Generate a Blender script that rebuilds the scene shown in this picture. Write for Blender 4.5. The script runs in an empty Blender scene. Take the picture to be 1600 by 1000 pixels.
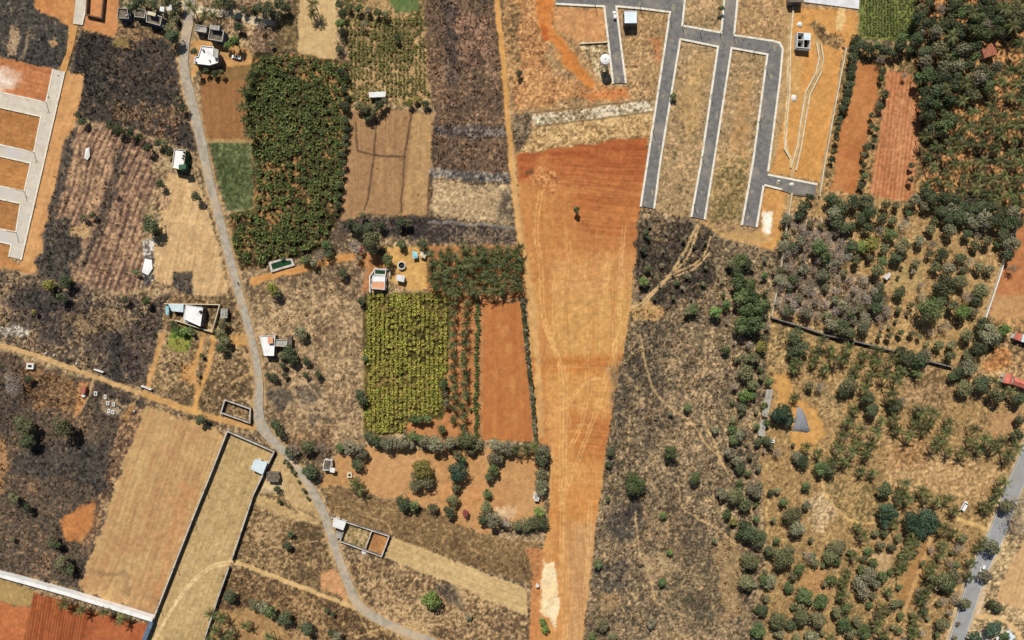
import bpy, math, random
import numpy as np
from mathutils import Vector, Matrix

# ------------------------------------------------------------------ camera, sky, sun
S = 0.32                       # metres per photo pixel on the ground
CAMH = 1600 * S * 24 / 36      # height of the drone above the ground
sc = bpy.context.scene
cam = bpy.data.cameras.new('camera')
cam.lens = 24; cam.sensor_width = 36; cam.clip_start = 1; cam.clip_end = 20000
camo = bpy.data.objects.new('camera', cam); sc.collection.objects.link(camo)
camo.location = (0, 0, CAMH); camo.rotation_euler = (0, 0, 0)
sc.camera = camo
SUN_EL = math.radians(51); SUN_AZ = math.atan2(-0.27, 0.96)     # from north (+y), clockwise
w = bpy.data.worlds.new('World'); sc.world = w; w.use_nodes = True
nt = w.node_tree
sky = nt.nodes.new('ShaderNodeTexSky'); sky.sky_type = 'NISHITA'; sky.sun_disc = False
sky.sun_elevation = SUN_EL; sky.sun_rotation = SUN_AZ % (2 * math.pi)
bg = nt.nodes['Background']; bg.inputs['Strength'].default_value = 0.05
nt.links.new(sky.outputs['Color'], bg.inputs['Color'])
sl = bpy.data.lights.new('sun', 'SUN'); sl.energy = 5.0; sl.angle = math.radians(0.5); sl.color = (1, .95, .87)
so = bpy.data.objects.new('sun', sl); sc.collection.objects.link(so)
so.location = (-60, 200, 300)
sd = Vector((-math.sin(SUN_AZ) * math.cos(SUN_EL), -math.cos(SUN_AZ) * math.cos(SUN_EL), -math.sin(SUN_EL)))
so.rotation_euler = sd.to_track_quat('-Z', 'Y').to_euler()
sc.view_settings.view_transform = 'Standard'; sc.view_settings.look = 'None'
sc.view_settings.exposure = 0; sc.view_settings.gamma = 1; sc.view_settings.use_curve_mapping = False
try:
    sc.cycles.max_bounces = 4; sc.cycles.transparent_max_bounces = 4
except Exception: pass

rng = np.random.default_rng(7); random.seed(7)
C = sc.collection
KEXP = 1.30                    # light level on flat ground: albedo = photo value / KEXP

def s2l(c):
    c = np.asarray(c, float)
    return np.where(c <= 0.04045, c / 12.92, ((c + 0.055) / 1.055) ** 2.4)
def A(r, g, b, k=KEXP):        # photo colour (0..255) -> albedo
    return tuple(float(v) for v in np.clip(s2l(np.array([r, g, b]) / 255.0) / k, 0, .9)) + (1,)
def P(x, y, h=0.0, z=None):    # photo pixel seen at height h -> world point
    f = S * (CAMH - h) / CAMH
    return Vector(((x - 800) * f, (500 - y) * f, h if z is None else z))

# ------------------------------------------------------------------ object helpers
def link(o, parent=None):
    C.objects.link(o)
    if parent is not None: o.parent = parent
    return o
def tag(o, label=None, cat=None, group=None, kind=None):
    if label: o['label'] = label
    if cat: o['category'] = cat
    if group: o['group'] = group
    if kind: o['kind'] = kind
    return o
def empty(name, loc=(0, 0, 0), rz=0.0):
    o = bpy.data.objects.new(name, None); o.empty_display_size = .5
    o.location = loc; o.rotation_euler = (0, 0, rz); return link(o)
def mesh_np(name, V, F, col=None, mat=None, smooth=False, alpha=None):
    """V (n,3); F list of index arrays each (m,k)"""
    me = bpy.data.meshes.new(name)
    V = np.asarray(V, np.float32)
    if not isinstance(F, (list, tuple)): F = [F]
    F = [np.asarray(f, np.int32) for f in F if len(f)]
    loops = np.concatenate([f.ravel() for f in F])
    tot = np.concatenate([np.full(len(f), f.shape[1], np.int32) for f in F])
    start = np.concatenate([[0], np.cumsum(tot)[:-1]]).astype(np.int32)
    me.vertices.add(len(V)); me.vertices.foreach_set('co', V.ravel())
    me.loops.add(len(loops)); me.loops.foreach_set('vertex_index', loops)
    me.polygons.add(len(tot)); me.polygons.foreach_set('loop_start', start)
    try: me.polygons.foreach_set('loop_total', tot)
    except Exception: pass
    if smooth: me.polygons.foreach_set('use_smooth', np.ones(len(tot), bool))
    if col is not None:
        a = me.color_attributes.new('Col', 'FLOAT_COLOR', 'POINT')
        c4 = np.ones((len(V), 4), np.float32); c4[:, :3] = col
        if alpha is not None: c4[:, 3] = alpha
        a.data.foreach_set('color', c4.ravel())
    me.update(calc_edges=True); me.validate()
    if mat: me.materials.append(mat)
    return me
def mobj(name, me, parent=None): return link(bpy.data.objects.new(name, me), parent)

class MB:
    """collects simple solids into one mesh"""
    def __init__(s): s.V = []; s.F = []
    def add(s, vs, fs):
        b = len(s.V); s.V += [tuple(v) for v in vs]; s.F += [tuple(i + b for i in f) for f in fs]; return s
    def prism(s, poly, z0, z1, bottom=False, top=True):
        n = len(poly)
        a = sum(poly[i][0] * poly[(i + 1) % n][1] - poly[(i + 1) % n][0] * poly[i][1] for i in range(n))
        if a < 0: poly = poly[::-1]
        vs = [(p[0], p[1], z0) for p in poly] + [(p[0], p[1], z1) for p in poly]
        fs = [(i, (i + 1) % n, n + (i + 1) % n, n + i) for i in range(n)]
        if top: fs.append(tuple(range(n, 2 * n)))
        if bottom: fs.append(tuple(range(n - 1, -1, -1)))
        return s.add(vs, fs)
    def box(s, cx, cy, z0, sx, sy, sz, rz=0.0):
        c, k = math.cos(rz), math.sin(rz)
        p = [(cx + x * c - y * k, cy + x * k + y * c) for x, y in ((-sx/2, -sy/2), (sx/2, -sy/2), (sx/2, sy/2), (-sx/2, sy/2))]
        return s.prism(p, z0, z0 + sz, bottom=True)
    def ring(s, outer, inner, z0, z1):
        n = len(outer)
        vs = [(p[0], p[1], z0) for p in outer] + [(p[0], p[1], z1) for p in outer] + [(p[0], p[1], z1) for p in inner] + [(p[0], p[1], z0) for p in inner]
        fs = []
        for i in range(n):
            j = (i + 1) % n
            fs += [(i, j, n + j, n + i), (n + i, n + j, 2*n + j, 2*n + i), (2*n + i, 2*n + j, 3*n + j, 3*n + i)]
        return s.add(vs, fs)
    def strip(s, L, R, z0, z1, closed=False):
        """solid following two offset polylines"""
        n = len(L)
        vs = [(p[0], p[1], z0) for p in L] + [(p[0], p[1], z1) for p in L] + [(p[0], p[1], z1) for p in R] + [(p[0], p[1], z0) for p in R]
        fs = []
        for i in range(n if closed else n - 1):
            j = (i + 1) % n
            fs += [(i, n + i, n + j, j), (n + i, 2*n + i, 2*n + j, n + j), (2*n + i, 3*n + i, 3*n + j, 2*n + j)]
        if not closed: fs += [(0, 3*n, 2*n, n), (n-1, 2*n-1, 3*n-1, 4*n-1)]
        return s.add(vs, fs)
    def tube(s, p0, p1, r0, r1, n=8, cap=True):
        p0 = Vector(p0); p1 = Vector(p1); d = (p1 - p0).normalized()
        u = d.orthogonal().normalized(); v = d.cross(u)
        vs = []
        for p, r in ((p0, r0), (p1, r1)):
            for i in range(n):
                a = 2 * math.pi * i / n; vs.append(p + (u * math.cos(a) + v * math.sin(a)) * r)
        fs = [(i, (i + 1) % n, n + (i + 1) % n, n + i) for i in range(n)]
        if cap: fs += [tuple(range(n - 1, -1, -1)), tuple(range(n, 2 * n))]
        return s.add(vs, fs)
    def lathe(s, c, prof, n=20):
        vs = []
        for r, z in prof:
            for i in range(n):
                a = 2 * math.pi * i / n; vs.append((c[0] + r * math.cos(a), c[1] + r * math.sin(a), c[2] + z))
        fs = []
        for k in range(len(prof) - 1):
            for i in range(n):
                j = (i + 1) % n; fs.append((k*n + i, k*n + j, (k+1)*n + j, (k+1)*n + i))
        fs.append(tuple(range((len(prof)-1)*n, len(prof)*n)))
        return s.add(vs, fs)
    def build(s, name, mat, parent=None, smooth=False, bevel=0):
        me = bpy.data.meshes.new(name); me.from_pydata(s.V, [], s.F); me.update()
        if mat: me.materials.append(mat)
        if smooth: me.polygons.foreach_set('use_smooth', [True] * len(me.polygons))
        o = mobj(name, me, parent)
        if bevel:
            m = o.modifiers.new('bevel', 'BEVEL'); m.width = bevel; m.segments = 1; m.limit_method = 'ANGLE'
        return o

def offs(pts, wid, closed=False):
    """left and right offset of a world polyline with mitres"""
    n = len(pts); P2 = [Vector((p[0], p[1])) for p in pts]; L = []; R = []
    for i in range(n):
        if closed: a, b = P2[i - 1], P2[(i + 1) % n]
        else: a, b = P2[max(i - 1, 0)], P2[min(i + 1, n - 1)]
        d1 = (P2[i] - a); d2 = (b - P2[i])
        if d1.length < 1e-6: d1 = d2
        if d2.length < 1e-6: d2 = d1
        d1.normalize(); d2.normalize()
        t = (d1 + d2)
        t = d1 if t.length < 1e-3 else t.normalized()
        nrm = Vector((-t.y, t.x)); k = max(.35, nrm.dot(Vector((-d1.y, d1.x))))
        ww = wid[i] if isinstance(wid, (list, tuple)) else wid
        L.append(P2[i] + nrm * (ww / 2 / k)); R.append(P2[i] - nrm * (ww / 2 / k))
    return L, R
def dens(pts, step):
    """Catmull-Rom resample of a pixel polyline (each point may carry extra values)"""
    pts = np.asarray(pts, float); out = []
    n = len(pts)
    for i in range(n - 1):
        p0, p1, p2, p3 = pts[max(i-1, 0)], pts[i], pts[i+1], pts[min(i+2, n-1)]
        m = max(1, int(np.hypot(*(p2 - p1)[:2]) / step))
        for t in np.arange(m) / m:
            out.append(.5 * ((2*p1) + (-p0 + p2)*t + (2*p0 - 5*p1 + 4*p2 - p3)*t*t + (-p0 + 3*p1 - 3*p2 + p3)*t**3))
    out.append(pts[-1]); return np.array(out)

# ------------------------------------------------------------------ materials
def new_mat(name, rough=.85, spec=.2):
    m = bpy.data.materials.new(name); m.use_nodes = True
    b = m.node_tree.nodes['Principled BSDF']; b.inputs['Roughness'].default_value = rough
    b.inputs['Specular IOR Level'].default_value = spec
    return m, m.node_tree, b
def noise_node(nt, scale, detail=4, rough=.6, obj=False):
    tc = nt.nodes.new('ShaderNodeTexCoord'); n = nt.nodes.new('ShaderNodeTexNoise')
    n.inputs['Scale'].default_value = scale; n.inputs['Detail'].default_value = detail; n.inputs['Roughness'].default_value = rough
    nt.links.new(tc.outputs['Object'], n.inputs['Vector']); return n
def ramp(nt, src, c0, c1, p0=.35, p1=.65):
    r = nt.nodes.new('ShaderNodeValToRGB'); e = r.color_ramp.elements
    e[0].position = p0; e[0].color = c0; e[1].position = p1; e[1].color = c1
    nt.links.new(src, r.inputs['Fac']); return r
def surf(name, c0, c1, scale=1.0, rough=.85, spec=.2, bump=0.0, c2=None, s2=.12, metal=0.0):
    """two-tone weathered surface (colours are albedo tuples), c2 = large stains"""
    m, nt, b = new_mat(name, rough, spec)
    n = noise_node(nt, scale); r = ramp(nt, n.outputs['Fac'], c0, c1)
    out = r.outputs['Color']
    if c2 is not None:
        n2 = noise_node(nt, s2, 5); r2 = ramp(nt, n2.outputs['Fac'], (0, 0, 0, 1), (1, 1, 1, 1), .5, .68)
        mx = nt.nodes.new('ShaderNodeMix'); mx.data_type = 'RGBA'
        nt.links.new(r2.outputs['Color'], mx.inputs['Factor']); nt.links.new(out, mx.inputs[6]); mx.inputs[7].default_value = c2
        out = mx.outputs[2]
    nt.links.new(out, b.inputs['Base Color']); b.inputs['Metallic'].default_value = metal
    if bump:
        bm = nt.nodes.new('ShaderNodeBump'); bm.inputs['Strength'].default_value = bump; bm.inputs['Distance'].default_value = .1
        nt.links.new(n.outputs['Fac'], bm.inputs['Height']); nt.links.new(bm.outputs['Normal'], b.inputs['Normal'])
    return m

def ground_mat():
    m, nt, b = new_mat('ground_soil', .95, .05)
    at = nt.nodes.new('ShaderNodeAttribute'); at.attribute_name = 'Col'
    n1 = noise_node(nt, 1.25, 7, .75); n2 = noise_node(nt, .28, 4, .65)
    r1 = ramp(nt, n1.outputs['Fac'], (.46, .46, .47, 1), (1.54, 1.54, 1.52, 1), .22, .78)
    r2 = ramp(nt, n2.outputs['Fac'], (.84, .84, .85, 1), (1.16, 1.16, 1.15, 1), .3, .7)
    x1 = nt.nodes.new('ShaderNodeMix'); x1.data_type = 'RGBA'; x1.blend_type = 'MULTIPLY'; x1.clamp_result = False; nt.links.new(at.outputs['Alpha'], x1.inputs['Factor'])
    x2 = nt.nodes.new('ShaderNodeMix'); x2.data_type = 'RGBA'; x2.blend_type = 'MULTIPLY'; x2.inputs['Factor'].default_value = .8; x2.clamp_result = False
    nt.links.new(at.outputs['Color'], x1.inputs[6]); nt.links.new(r1.outputs['Color'], x1.inputs[7])
    nt.links.new(x1.outputs[2], x2.inputs[6]); nt.links.new(r2.outputs['Color'], x2.inputs[7])
    nt.links.new(x2.outputs[2], b.inputs['Base Color'])
    bm = nt.nodes.new('ShaderNodeBump'); bm.inputs['Strength'].default_value = .5; bm.inputs['Distance'].default_value = .25
    nt.links.new(n1.outputs['Fac'], bm.inputs['Height']); nt.links.new(bm.outputs['Normal'], b.inputs['Normal'])
    return m
def leaf_mat(name, rough=.6, trans=.25):
    m, nt, b = new_mat(name, rough, .12)
    at = nt.nodes.new('ShaderNodeAttribute'); at.attribute_name = 'Col'
    oi = nt.nodes.new('ShaderNodeObjectInfo')
    hs = nt.nodes.new('ShaderNodeHueSaturation')
    mr = nt.nodes.new('ShaderNodeMapRange'); mr.inputs['To Min'].default_value = .478; mr.inputs['To Max'].default_value = .522
    mv = nt.nodes.new('ShaderNodeMapRange'); mv.inputs['To Min'].default_value = .72; mv.inputs['To Max'].default_value = 1.3
    ml = nt.nodes.new('ShaderNodeMath'); ml.operation = 'MULTIPLY'; ml.inputs[1].default_value = 7.31
    fr = nt.nodes.new('ShaderNodeMath'); fr.operation = 'FRACT'
    nt.links.new(oi.outputs['Random'], mr.inputs['Value']); nt.links.new(oi.outputs['Random'], ml.inputs[0])
    nt.links.new(ml.outputs[0], fr.inputs[0]); nt.links.new(fr.outputs[0], mv.inputs['Value'])
    nt.links.new(mr.outputs[0], hs.inputs['Hue']); nt.links.new(mv.outputs[0], hs.inputs['Value'])
    nt.links.new(at.outputs['Color'], hs.inputs['Color'])
    nt.links.new(hs.outputs['Color'], b.inputs['Base Color'])
    tr = nt.nodes.new('ShaderNodeBsdfTranslucent'); nt.links.new(hs.outputs['Color'], tr.inputs['Color'])
    mx = nt.nodes.new('ShaderNodeMixShader'); mx.inputs['Fac'].default_value = trans
    out = nt.nodes['Material Output']
    nt.links.new(b.outputs[0], mx.inputs[1]); nt.links.new(tr.outputs[0], mx.inputs[2]); nt.links.new(mx.outputs[0], out.inputs['Surface'])
    return m
M = {}
M['ground'] = ground_mat(); M['leaf'] = leaf_mat('foliage'); M['dry'] = leaf_mat('dry_plants', .9, .1); M['frond'] = leaf_mat('palm_fronds', .45, .15)
M['bark'] = surf('bark', A(95, 82, 68), A(140, 122, 102), 3, .95)
M['asphalt'] = surf('asphalt', A(108, 106, 105), A(134, 131, 127), .45, .9, .2, .1, A(156, 147, 134), .06)
M['old_asphalt'] = surf('worn_asphalt', A(158, 148, 132), A(192, 180, 162), .4, .95, .1, .1, A(205, 180, 146), .08)
M['highway'] = surf('highway_asphalt', A(150, 152, 155), A(170, 170, 170), .3, .9, .2, .1, A(160, 155, 148), .06)
M['concrete_road'] = surf('road_concrete', A(205, 192, 172), A(222, 212, 195), .3, .9, .15, .05, A(205, 200, 196), .05)
M['kerb'] = surf('kerb_whitewash', A(228, 220, 200), A(250, 246, 234), .8, .9, .1, .1, A(206, 194, 162), .3)
M['white'] = surf('white_paint', A(225, 222, 214), A(248, 247, 242), .6, .8, .2, 0, A(212, 208, 198), .3)
M['brightwhite'] = surf('white_roof_coat', A(244, 243, 240), A(254, 254, 252), .5, .7, .3, 0, A(226, 224, 216), .25)
M['cream'] = surf('cream_plaster', A(215, 200, 165), A(238, 226, 198), .6, .9, .1, 0, A(190, 170, 135), .3)
M['greywall'] = surf('grey_block_wall', A(120, 112, 105), A(150, 142, 134), 1.2, .95, .1, .2, A(100, 92, 86), .3)
M['palewall'] = surf('pale_wall_coping', A(190, 182, 170), A(220, 212, 200), .8, .9, .1, .1, A(160, 150, 135), .3)
M['darkroof'] = surf('weathered_terrace', A(98, 90, 78), A(138, 126, 108), .7, .95, .1, .2, A(84, 76, 68), .4)
M['greyroof'] = surf('grey_cement_sheet', A(165, 160, 150), A(198, 192, 180), .5, .9, .1, 0, A(140, 134, 124), .3)
M['bluewall'] = surf('blue_plaster', A(86, 104, 126), A(112, 130, 150), .7, .9)
M['bluewhite'] = surf('pale_blue_sheet', A(214, 232, 238), A(234, 246, 250), .4, .5, .4, 0)
M['greenwall'] = surf('green_plaster', A(58, 98, 72), A(76, 118, 90), .7, .85)
M['redtile'] = surf('red_tile', A(160, 96, 72), A(196, 126, 98), 1.5, .9, .1, .2, A(150, 110, 90), .3)
M['redroof'] = surf('red_painted_sheet', A(205, 110, 92), A(226, 134, 112), .5, .7, .3, 0, A(190, 110, 96), .2)
M['salmon'] = surf('salmon_terrace', A(222, 160, 122), A(236, 178, 140), .6, .9)
M['darkglass'] = surf('dark_glass', (.02, .025, .03, 1), (.03, .035, .04, 1), 2, .15, .5)
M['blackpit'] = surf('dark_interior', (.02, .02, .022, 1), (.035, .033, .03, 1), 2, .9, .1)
M['water'] = surf('green_water', A(34, 70, 44, 1.6), A(46, 88, 50, 1.6), .5, .12, .5, .05)
M['wood'] = surf('brown_wood', A(110, 80, 58), A(140, 105, 78), 2, .85)
M['metal'] = surf('galvanised_steel', A(150, 150, 150), A(175, 175, 172), 2, .5, .5)
M['gravel'] = surf('crushed_stone', A(120, 122, 128), A(165, 165, 170), 2.2, .95, .1, .6, A(140, 140, 146), .4)
M['sand'] = surf('pale_sand', A(228, 222, 210), A(248, 246, 240), 1.5, .95, .05, .3)
M['tyre'] = surf('rubber', (.02, .02, .02, 1), (.03, .03, .03, 1), 4, .9)
M['carwhite'] = surf('car_paint_white', A(240, 240, 240), A(250, 250, 250), 1, .3, .5)
M['cardark'] = surf('dark_paint', A(50, 50, 55), A(62, 62, 66), 1, .4, .5)
M['cloth'] = surf('blue_cloth', A(60, 80, 130), A(80, 100, 150), 4, .9)
M['skin'] = surf('skin', A(130, 90, 66), A(140, 100, 74), 4, .7)
M['tankblue'] = surf('blue_tarpaulin', A(120, 195, 210), A(180, 230, 236), .8, .6)
M['brick'] = surf('brick_red', A(165, 95, 78), A(192, 120, 98), 2.5, .9)
# ------------------------------------------------------------------ the ground: one graded grid, coloured by what grows or lies on it
STEP = 1.6
def axis(lo, hi):
    a = np.arange(lo - 24, hi + 24.1, STEP); d = STEP; l = []; r = []
    x = a[-1]
    while x < hi + 30000: d *= 1.28; x += d; r.append(x)
    d = STEP; x = a[0]
    while x > lo - 30000: d *= 1.28; x -= d; l.append(x)
    return np.array(l[::-1] + list(a) + r)
xs = axis(0, 1600); ys = axis(0, 1000)
X, Y = np.meshgrid(xs, ys)
def vnoise(x, y, seed):
    xi = np.floor(x).astype(np.int64); yi = np.floor(y).astype(np.int64)
    fx = x - xi; fy = y - yi; fx = fx*fx*(3-2*fx); fy = fy*fy*(3-2*fy)
    def h(a, b):
        v = (a * 374761393 + b * 668265263 + seed * 974711) & 0xffffffff
        v = ((v ^ (v >> 13)) * 1274126177) & 0xffffffff
        v = ((v ^ (v >> 16)) * 2246822519) & 0xffffffff
        return ((v ^ (v >> 15)) & 0xffff) / 32767.5 - 1
    return (h(xi, yi)*(1-fx) + h(xi+1, yi)*fx)*(1-fy) + (h(xi, yi+1)*(1-fx) + h(xi+1, yi+1)*fx)*fy
NZ = {}
for k, s_ in ((2, 2.3), (4, 4.3), (5, 5.6), (6, 7.4), (8, 8.1), (14, 14.), (15, 15.5), (28, 28.), (29, 31.), (60, 60.), (150, 150.)):
    NZ[k] = vnoise(X / s_ + 11.3 * k, Y / s_ + 5.7 * k, k)
FB = (.22*NZ[14] + .28*NZ[8] + .46*NZ[4] + .56*NZ[2])          # rough mixed grain
RID = np.maximum(1 - np.abs(NZ[6] + .25*NZ[4]) * 4.2, .8 * (1 - np.abs(NZ[5] + .3*NZ[15]) * 4.2))                       # thin wandering lines
RID2 = 1 - np.abs(NZ[29] + .3*NZ[14] + .12*NZ[4]) * 7.0
col = np.zeros(X.shape + (3,)); zz = np.zeros(X.shape); den = np.full(X.shape, .5); reg = np.zeros(X.shape, np.int16)
REG = ['ground']
def c3(c): return np.array(c[:3], float) / 255.0
def lerp(a, b, t): return a + (b - a) * np.clip(t, 0, 1)[..., None]
def sdist(x, y, poly, closed=True):
    d = np.full(x.shape, 1e9); inside = np.zeros(x.shape, bool); n = len(poly)
    for i in range(n if closed else n - 1):
        x0, y0 = poly[i][:2]; x1, y1 = poly[(i + 1) % n][:2]
        dx, dy = x1 - x0, y1 - y0; L = dx*dx + dy*dy + 1e-9
        t = np.clip(((x - x0)*dx + (y - y0)*dy) / L, 0, 1)
        w_ = 0
        d = np.minimum(d, (x - x0 - t*dx)**2 + (y - y0 - t*dy)**2)
        if closed and y0 != y1:
            cr = ((y0 > y) != (y1 > y)); xi = x0 + (y - y0) * dx / (y1 - y0)
            inside ^= cr & (x < xi)
    d = np.sqrt(d); return np.where(inside, d, -d) if closed else d
def sub(poly, m):
    px = [p[0] for p in poly]; py = [p[1] for p in poly]
    i0, i1 = np.searchsorted(xs, (min(px) - m, max(px) + m)); j0, j1 = np.searchsorted(ys, (min(py) - m, max(py) + m))
    return (slice(j0, j1), slice(i0, i1))
def layer(poly, fn, edge=1.5, wob=2.5, a=1.0, name=None, dn=None, fray=1.5, hollow=None):
    q = sub(poly, 12 + wob * 2)
    x = X[q] + wob * NZ[14][q] + .4 * wob * NZ[4][q]; y = Y[q] + wob * NZ[15][q] + .4 * wob * NZ[8][q]
    sdv = sdist(x, y, poly)
    al = np.clip(.5 + (sdv + fray * NZ[2][q]) / (2 * edge), 0, 1)
    al = al * al * (3 - 2 * al)
    if hollow is not None: al = al * np.clip(hollow(q), 0, 1)
    col[q] = lerp(col[q], fn(q), al * a)
    if dn is not None: den[q] = den[q] * (1 - al) + dn * al
    if name:
        REG.append(name); reg[q] = np.where(sdv > 0, len(REG) - 1, reg[q])
    return q, al
def stroke(pts, width, c, edge=1.0, wob=1.2, a=1.0, name=None, dn=0.0, var=.06, smooth=8, rut=None):
    if smooth: pts = dens(pts, smooth)
    q = sub(pts, 14 + width)
    x = X[q] + wob * NZ[14][q] + .4*wob*NZ[4][q]; y = Y[q] + wob * NZ[15][q] + .4*wob*NZ[4][q]
    d = sdist(x, y, pts, False)
    al = np.clip(.5 + (width / 2 - d + .8 * NZ[2][q]) / (2 * edge), 0, 1)
    cc = c3(c) * (1 + var * (NZ[4][q] + NZ[14][q]))[..., None]
    if rut:                                     # darker middle between two wheel tracks
        cc = lerp(cc, c3(rut), np.clip(1 - d / (width * .16), 0, 1) * .7)
    col[q] = lerp(col[q], cc, al * a); den[q] = den[q] * (1 - al * a) + dn * al * a
    if name:
        REG.append(name); reg[q] = np.where(d < width / 2, len(REG) - 1, reg[q])
# colour recipes
def soil(c1, c2, k=28, fine=.07, grain=.05):
    def f(q):
        t = .5 + .5 * NZ[k][q] + .25 * NZ[8][q]
        return lerp(np.broadcast_to(c3(c1), X[q].shape + (3,)), c3(c2), t) * (1 + fine * NZ[4][q] + grain * NZ[2][q])[..., None]
    return f
def scrub(dark, mid, light, lo=-.25, hi=.3, soft=.25, trail=.5, big=.45):
    def f(q):
        n = FB[q] + big * NZ[60][q] + big * .8 * NZ[28][q]
        c = np.broadcast_to(c3(mid), X[q].shape + (3,))
        c = lerp(c, c3(dark), (lo - n) / soft + .5); c = lerp(c, c3(light), (n - hi) / soft + .5)
        if trail: c = lerp(c, c3(light), RID[q] * trail * (.55 + .45 * NZ[28][q]))
        return c * (1 + .18 * NZ[2][q] + .08 * NZ[4][q])[..., None]
    return f
def rows(c1, c2, d, sp, k=.5, wobble=.35, n1=.06, relief=.0, sharp=1.0, blot=.0, st=.42):
    L = math.hypot(*d); dx, dy = d[0] / L, d[1] / L
    def f(q):
        u = (-X[q] * dy + Y[q] * dx) / sp + wobble * NZ[60][q] + .12 * wobble * NZ[14][q]
        s_ = np.clip(.5 + .5 * sharp * np.sin(2 * np.pi * u), 0, 1)
        if relief: zz[q] += relief * (s_ - .5)
        al_ = X[q] * dx + Y[q] * dy
        stv = vnoise((-X[q]*dy + Y[q]*dx + 2.5*NZ[60][q]) / 2.6, al_ / 46, 91) + .6 * vnoise((-X[q]*dy + Y[q]*dx + 4*NZ[60][q]) / 6.5, al_ / 90, 92)
        t = k * s_ + (1 - k) * (.5 + .4 * NZ[28][q]) + blot * FB[q] + st * stv
        return lerp(np.broadcast_to(c3(c1), X[q].shape + (3,)), c3(c2), t) * (1 + n1 * NZ[4][q] + n1 * NZ[2][q])[..., None]
    return f
def rect(x0, y0, x1, y1): return [(x0, y0), (x1, y0), (x1, y1), (x0, y1)]

# base: dry brown country, everywhere to the horizon
allq = (slice(0, len(ys)), slice(0, len(xs)))
col[:] = scrub((92, 78, 62), (140, 115, 84), (172, 145, 108))(allq)
BURN = scrub((55, 53, 51), (75, 70, 65), (118, 103, 86), -.3, .75, .4, .28)
BURNO = scrub((54, 51, 49), (75, 68, 61), (140, 108, 80), -.3, .66, .4, .5)
DRYB = scrub((84, 68, 54), (122, 98, 72), (158, 128, 92), -.3, .32, .3, .35)
DRYT = scrub((104, 88, 66), (150, 126, 92), (188, 160, 118), -.35, .25, .3, .45)
# --- north-west
layer([(-30,-30),(45,-10),(60,10),(95,28),(112,45),(108,104),(82,106),(0,90),(-30,85)], BURN, 2, 3, dn=.7, name='burnt_field')
layer([(14,42),(27,36),(30,48),(25,70),(24,88),(10,88),(12,66)], soil((196,166,128),(170,138,104),14), 2, 3, .8)
layer([(40,48),(45,48),(40,75),(36,92),(32,90),(37,70)], soil((196,166,128),(170,138,104),14), 1.5, 2, .6)
layer([(74,64),(86,62),(89,70),(78,74)], soil((205,160,110),(190,140,95)), 2, 3, .9)
layer([(45,-30),(119,-30),(117,40),(106,46),(92,30),(70,22),(52,8)], soil((186,118,72),(202,138,84),28), 2, 3, dn=.1, name='bare_soil')
layer([(133,-30),(184,-30),(184,40),(176,58),(150,50),(130,48)], soil((194,126,80),(204,138,90),28,.04), 2, 2, dn=.02, name='bare_soil')
layer([(184,36),(255,40),(262,70),(240,75),(200,68),(180,58)], scrub((92,76,56),(142,112,80),(182,145,104)), 3, 5, dn=.6)
layer([(126,50),(178,58),(205,62),(255,60),(276,84),(283,140),(300,215),(303,232),(270,226),(232,214),(200,200),(150,190),(118,180),(131,116),(110,110),(118,70)], BURNO, 2, 3, dn=1., name='burnt_field')
layer([(175,58),(200,58),(202,74),(176,74)], soil((170,140,80),(140,110,66),14), 2, 3, .8)
layer(rect(-30,90,0,420), soil((196,122,70),(180,104,60)), 2, 2, dn=.02)
for pl, c1, c2 in (([(-30,84),(0,90),(83,108),(72,160),(0,145),(-30,138)], (178,106,68), (194,124,82)), ([(-30,160),(0,168),(64,182),(53,238),(0,226),(-30,220)], (180,122,74), (168,110,64)),
                   ([(-30,238),(0,244),(48,255),(38,299),(0,291),(-30,284)], (176,118,70), (192,130,78)), ([(-30,305),(0,311),(32,318),(25,363),(0,358),(-30,352)], (178,124,76), (166,108,64)),
                   ([(-30,372),(0,378),(18,382),(14,408),(0,404),(-30,400)], (186,130,80), (170,112,66))):
    layer(pl, rows(c1, c2, (1, .22), 7, .35, 1.2, .07, .05), .8, .6, dn=.05, name='building_plot')
layer([(-30,108),(6,104),(34,116),(30,132),(12,140),(0,146),(-30,142)], soil((246,240,230),(210,170,140),14), 5, 5, .75)
layer([(0,398),(28,410),(50,424),(40,424),(0,418),(-30,410)], soil((198,140,86),(180,120,72)), 2, 3, dn=.05)
layer([(101,112),(131,115),(128,140),(118,185),(100,245),(84,310),(64,410),(54,425),(26,416),(34,400),(62,280)], rows((208,154,102),(200,142,90),(-.27,1),9,.3,.5,.05), 1.2, 2, dn=.02, name='earth_verge')
# striped fallow field beyond the plots
STR = rows((98,75,65),(180,143,108),(-.36,1),9.0,.50,.7,.14,.10,1.3,.42)
layer([(118,198),(150,196),(200,206),(236,222),(236,262),(246,290),(222,330),(226,400),(222,450),(190,458),(112,440),(98,380),(84,330),(104,240)], STR, 2.5, 4, dn=.55, name='fallow_field')
layer([(180,225),(196,225),(172,330),(130,420),(116,430),(150,350),(170,280)], BURN, 4, 6, .55, dn=.9)
layer([(104,215),(118,200),(110,260),(90,330),(72,400),(60,430),(75,330)], BURN, 2, 4, .85, dn=.9)
layer([(72,345),(108,345),(132,370),(110,430),(90,440),(58,432)], BURN, 4, 7, .9, dn=1.)
layer([(108,355),(140,350),(146,366),(112,372)], soil((196,160,112),(180,140,96)), 3, 4, .9)
layer([(262,272),(304,274),(322,318),(338,372),(354,440),(354,462),(320,462),(268,448),(240,440),(236,390),(254,345),(246,300)], rows((212,176,126),(190,150,104),(-.2,1),7,.35,.8,.08,.03,1,.1), 2, 3, dn=.12, name='dry_field')
layer([(268,424),(301,424),(298,462),(266,448)], BURN, 2, 4, .9, dn=.8)
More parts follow.
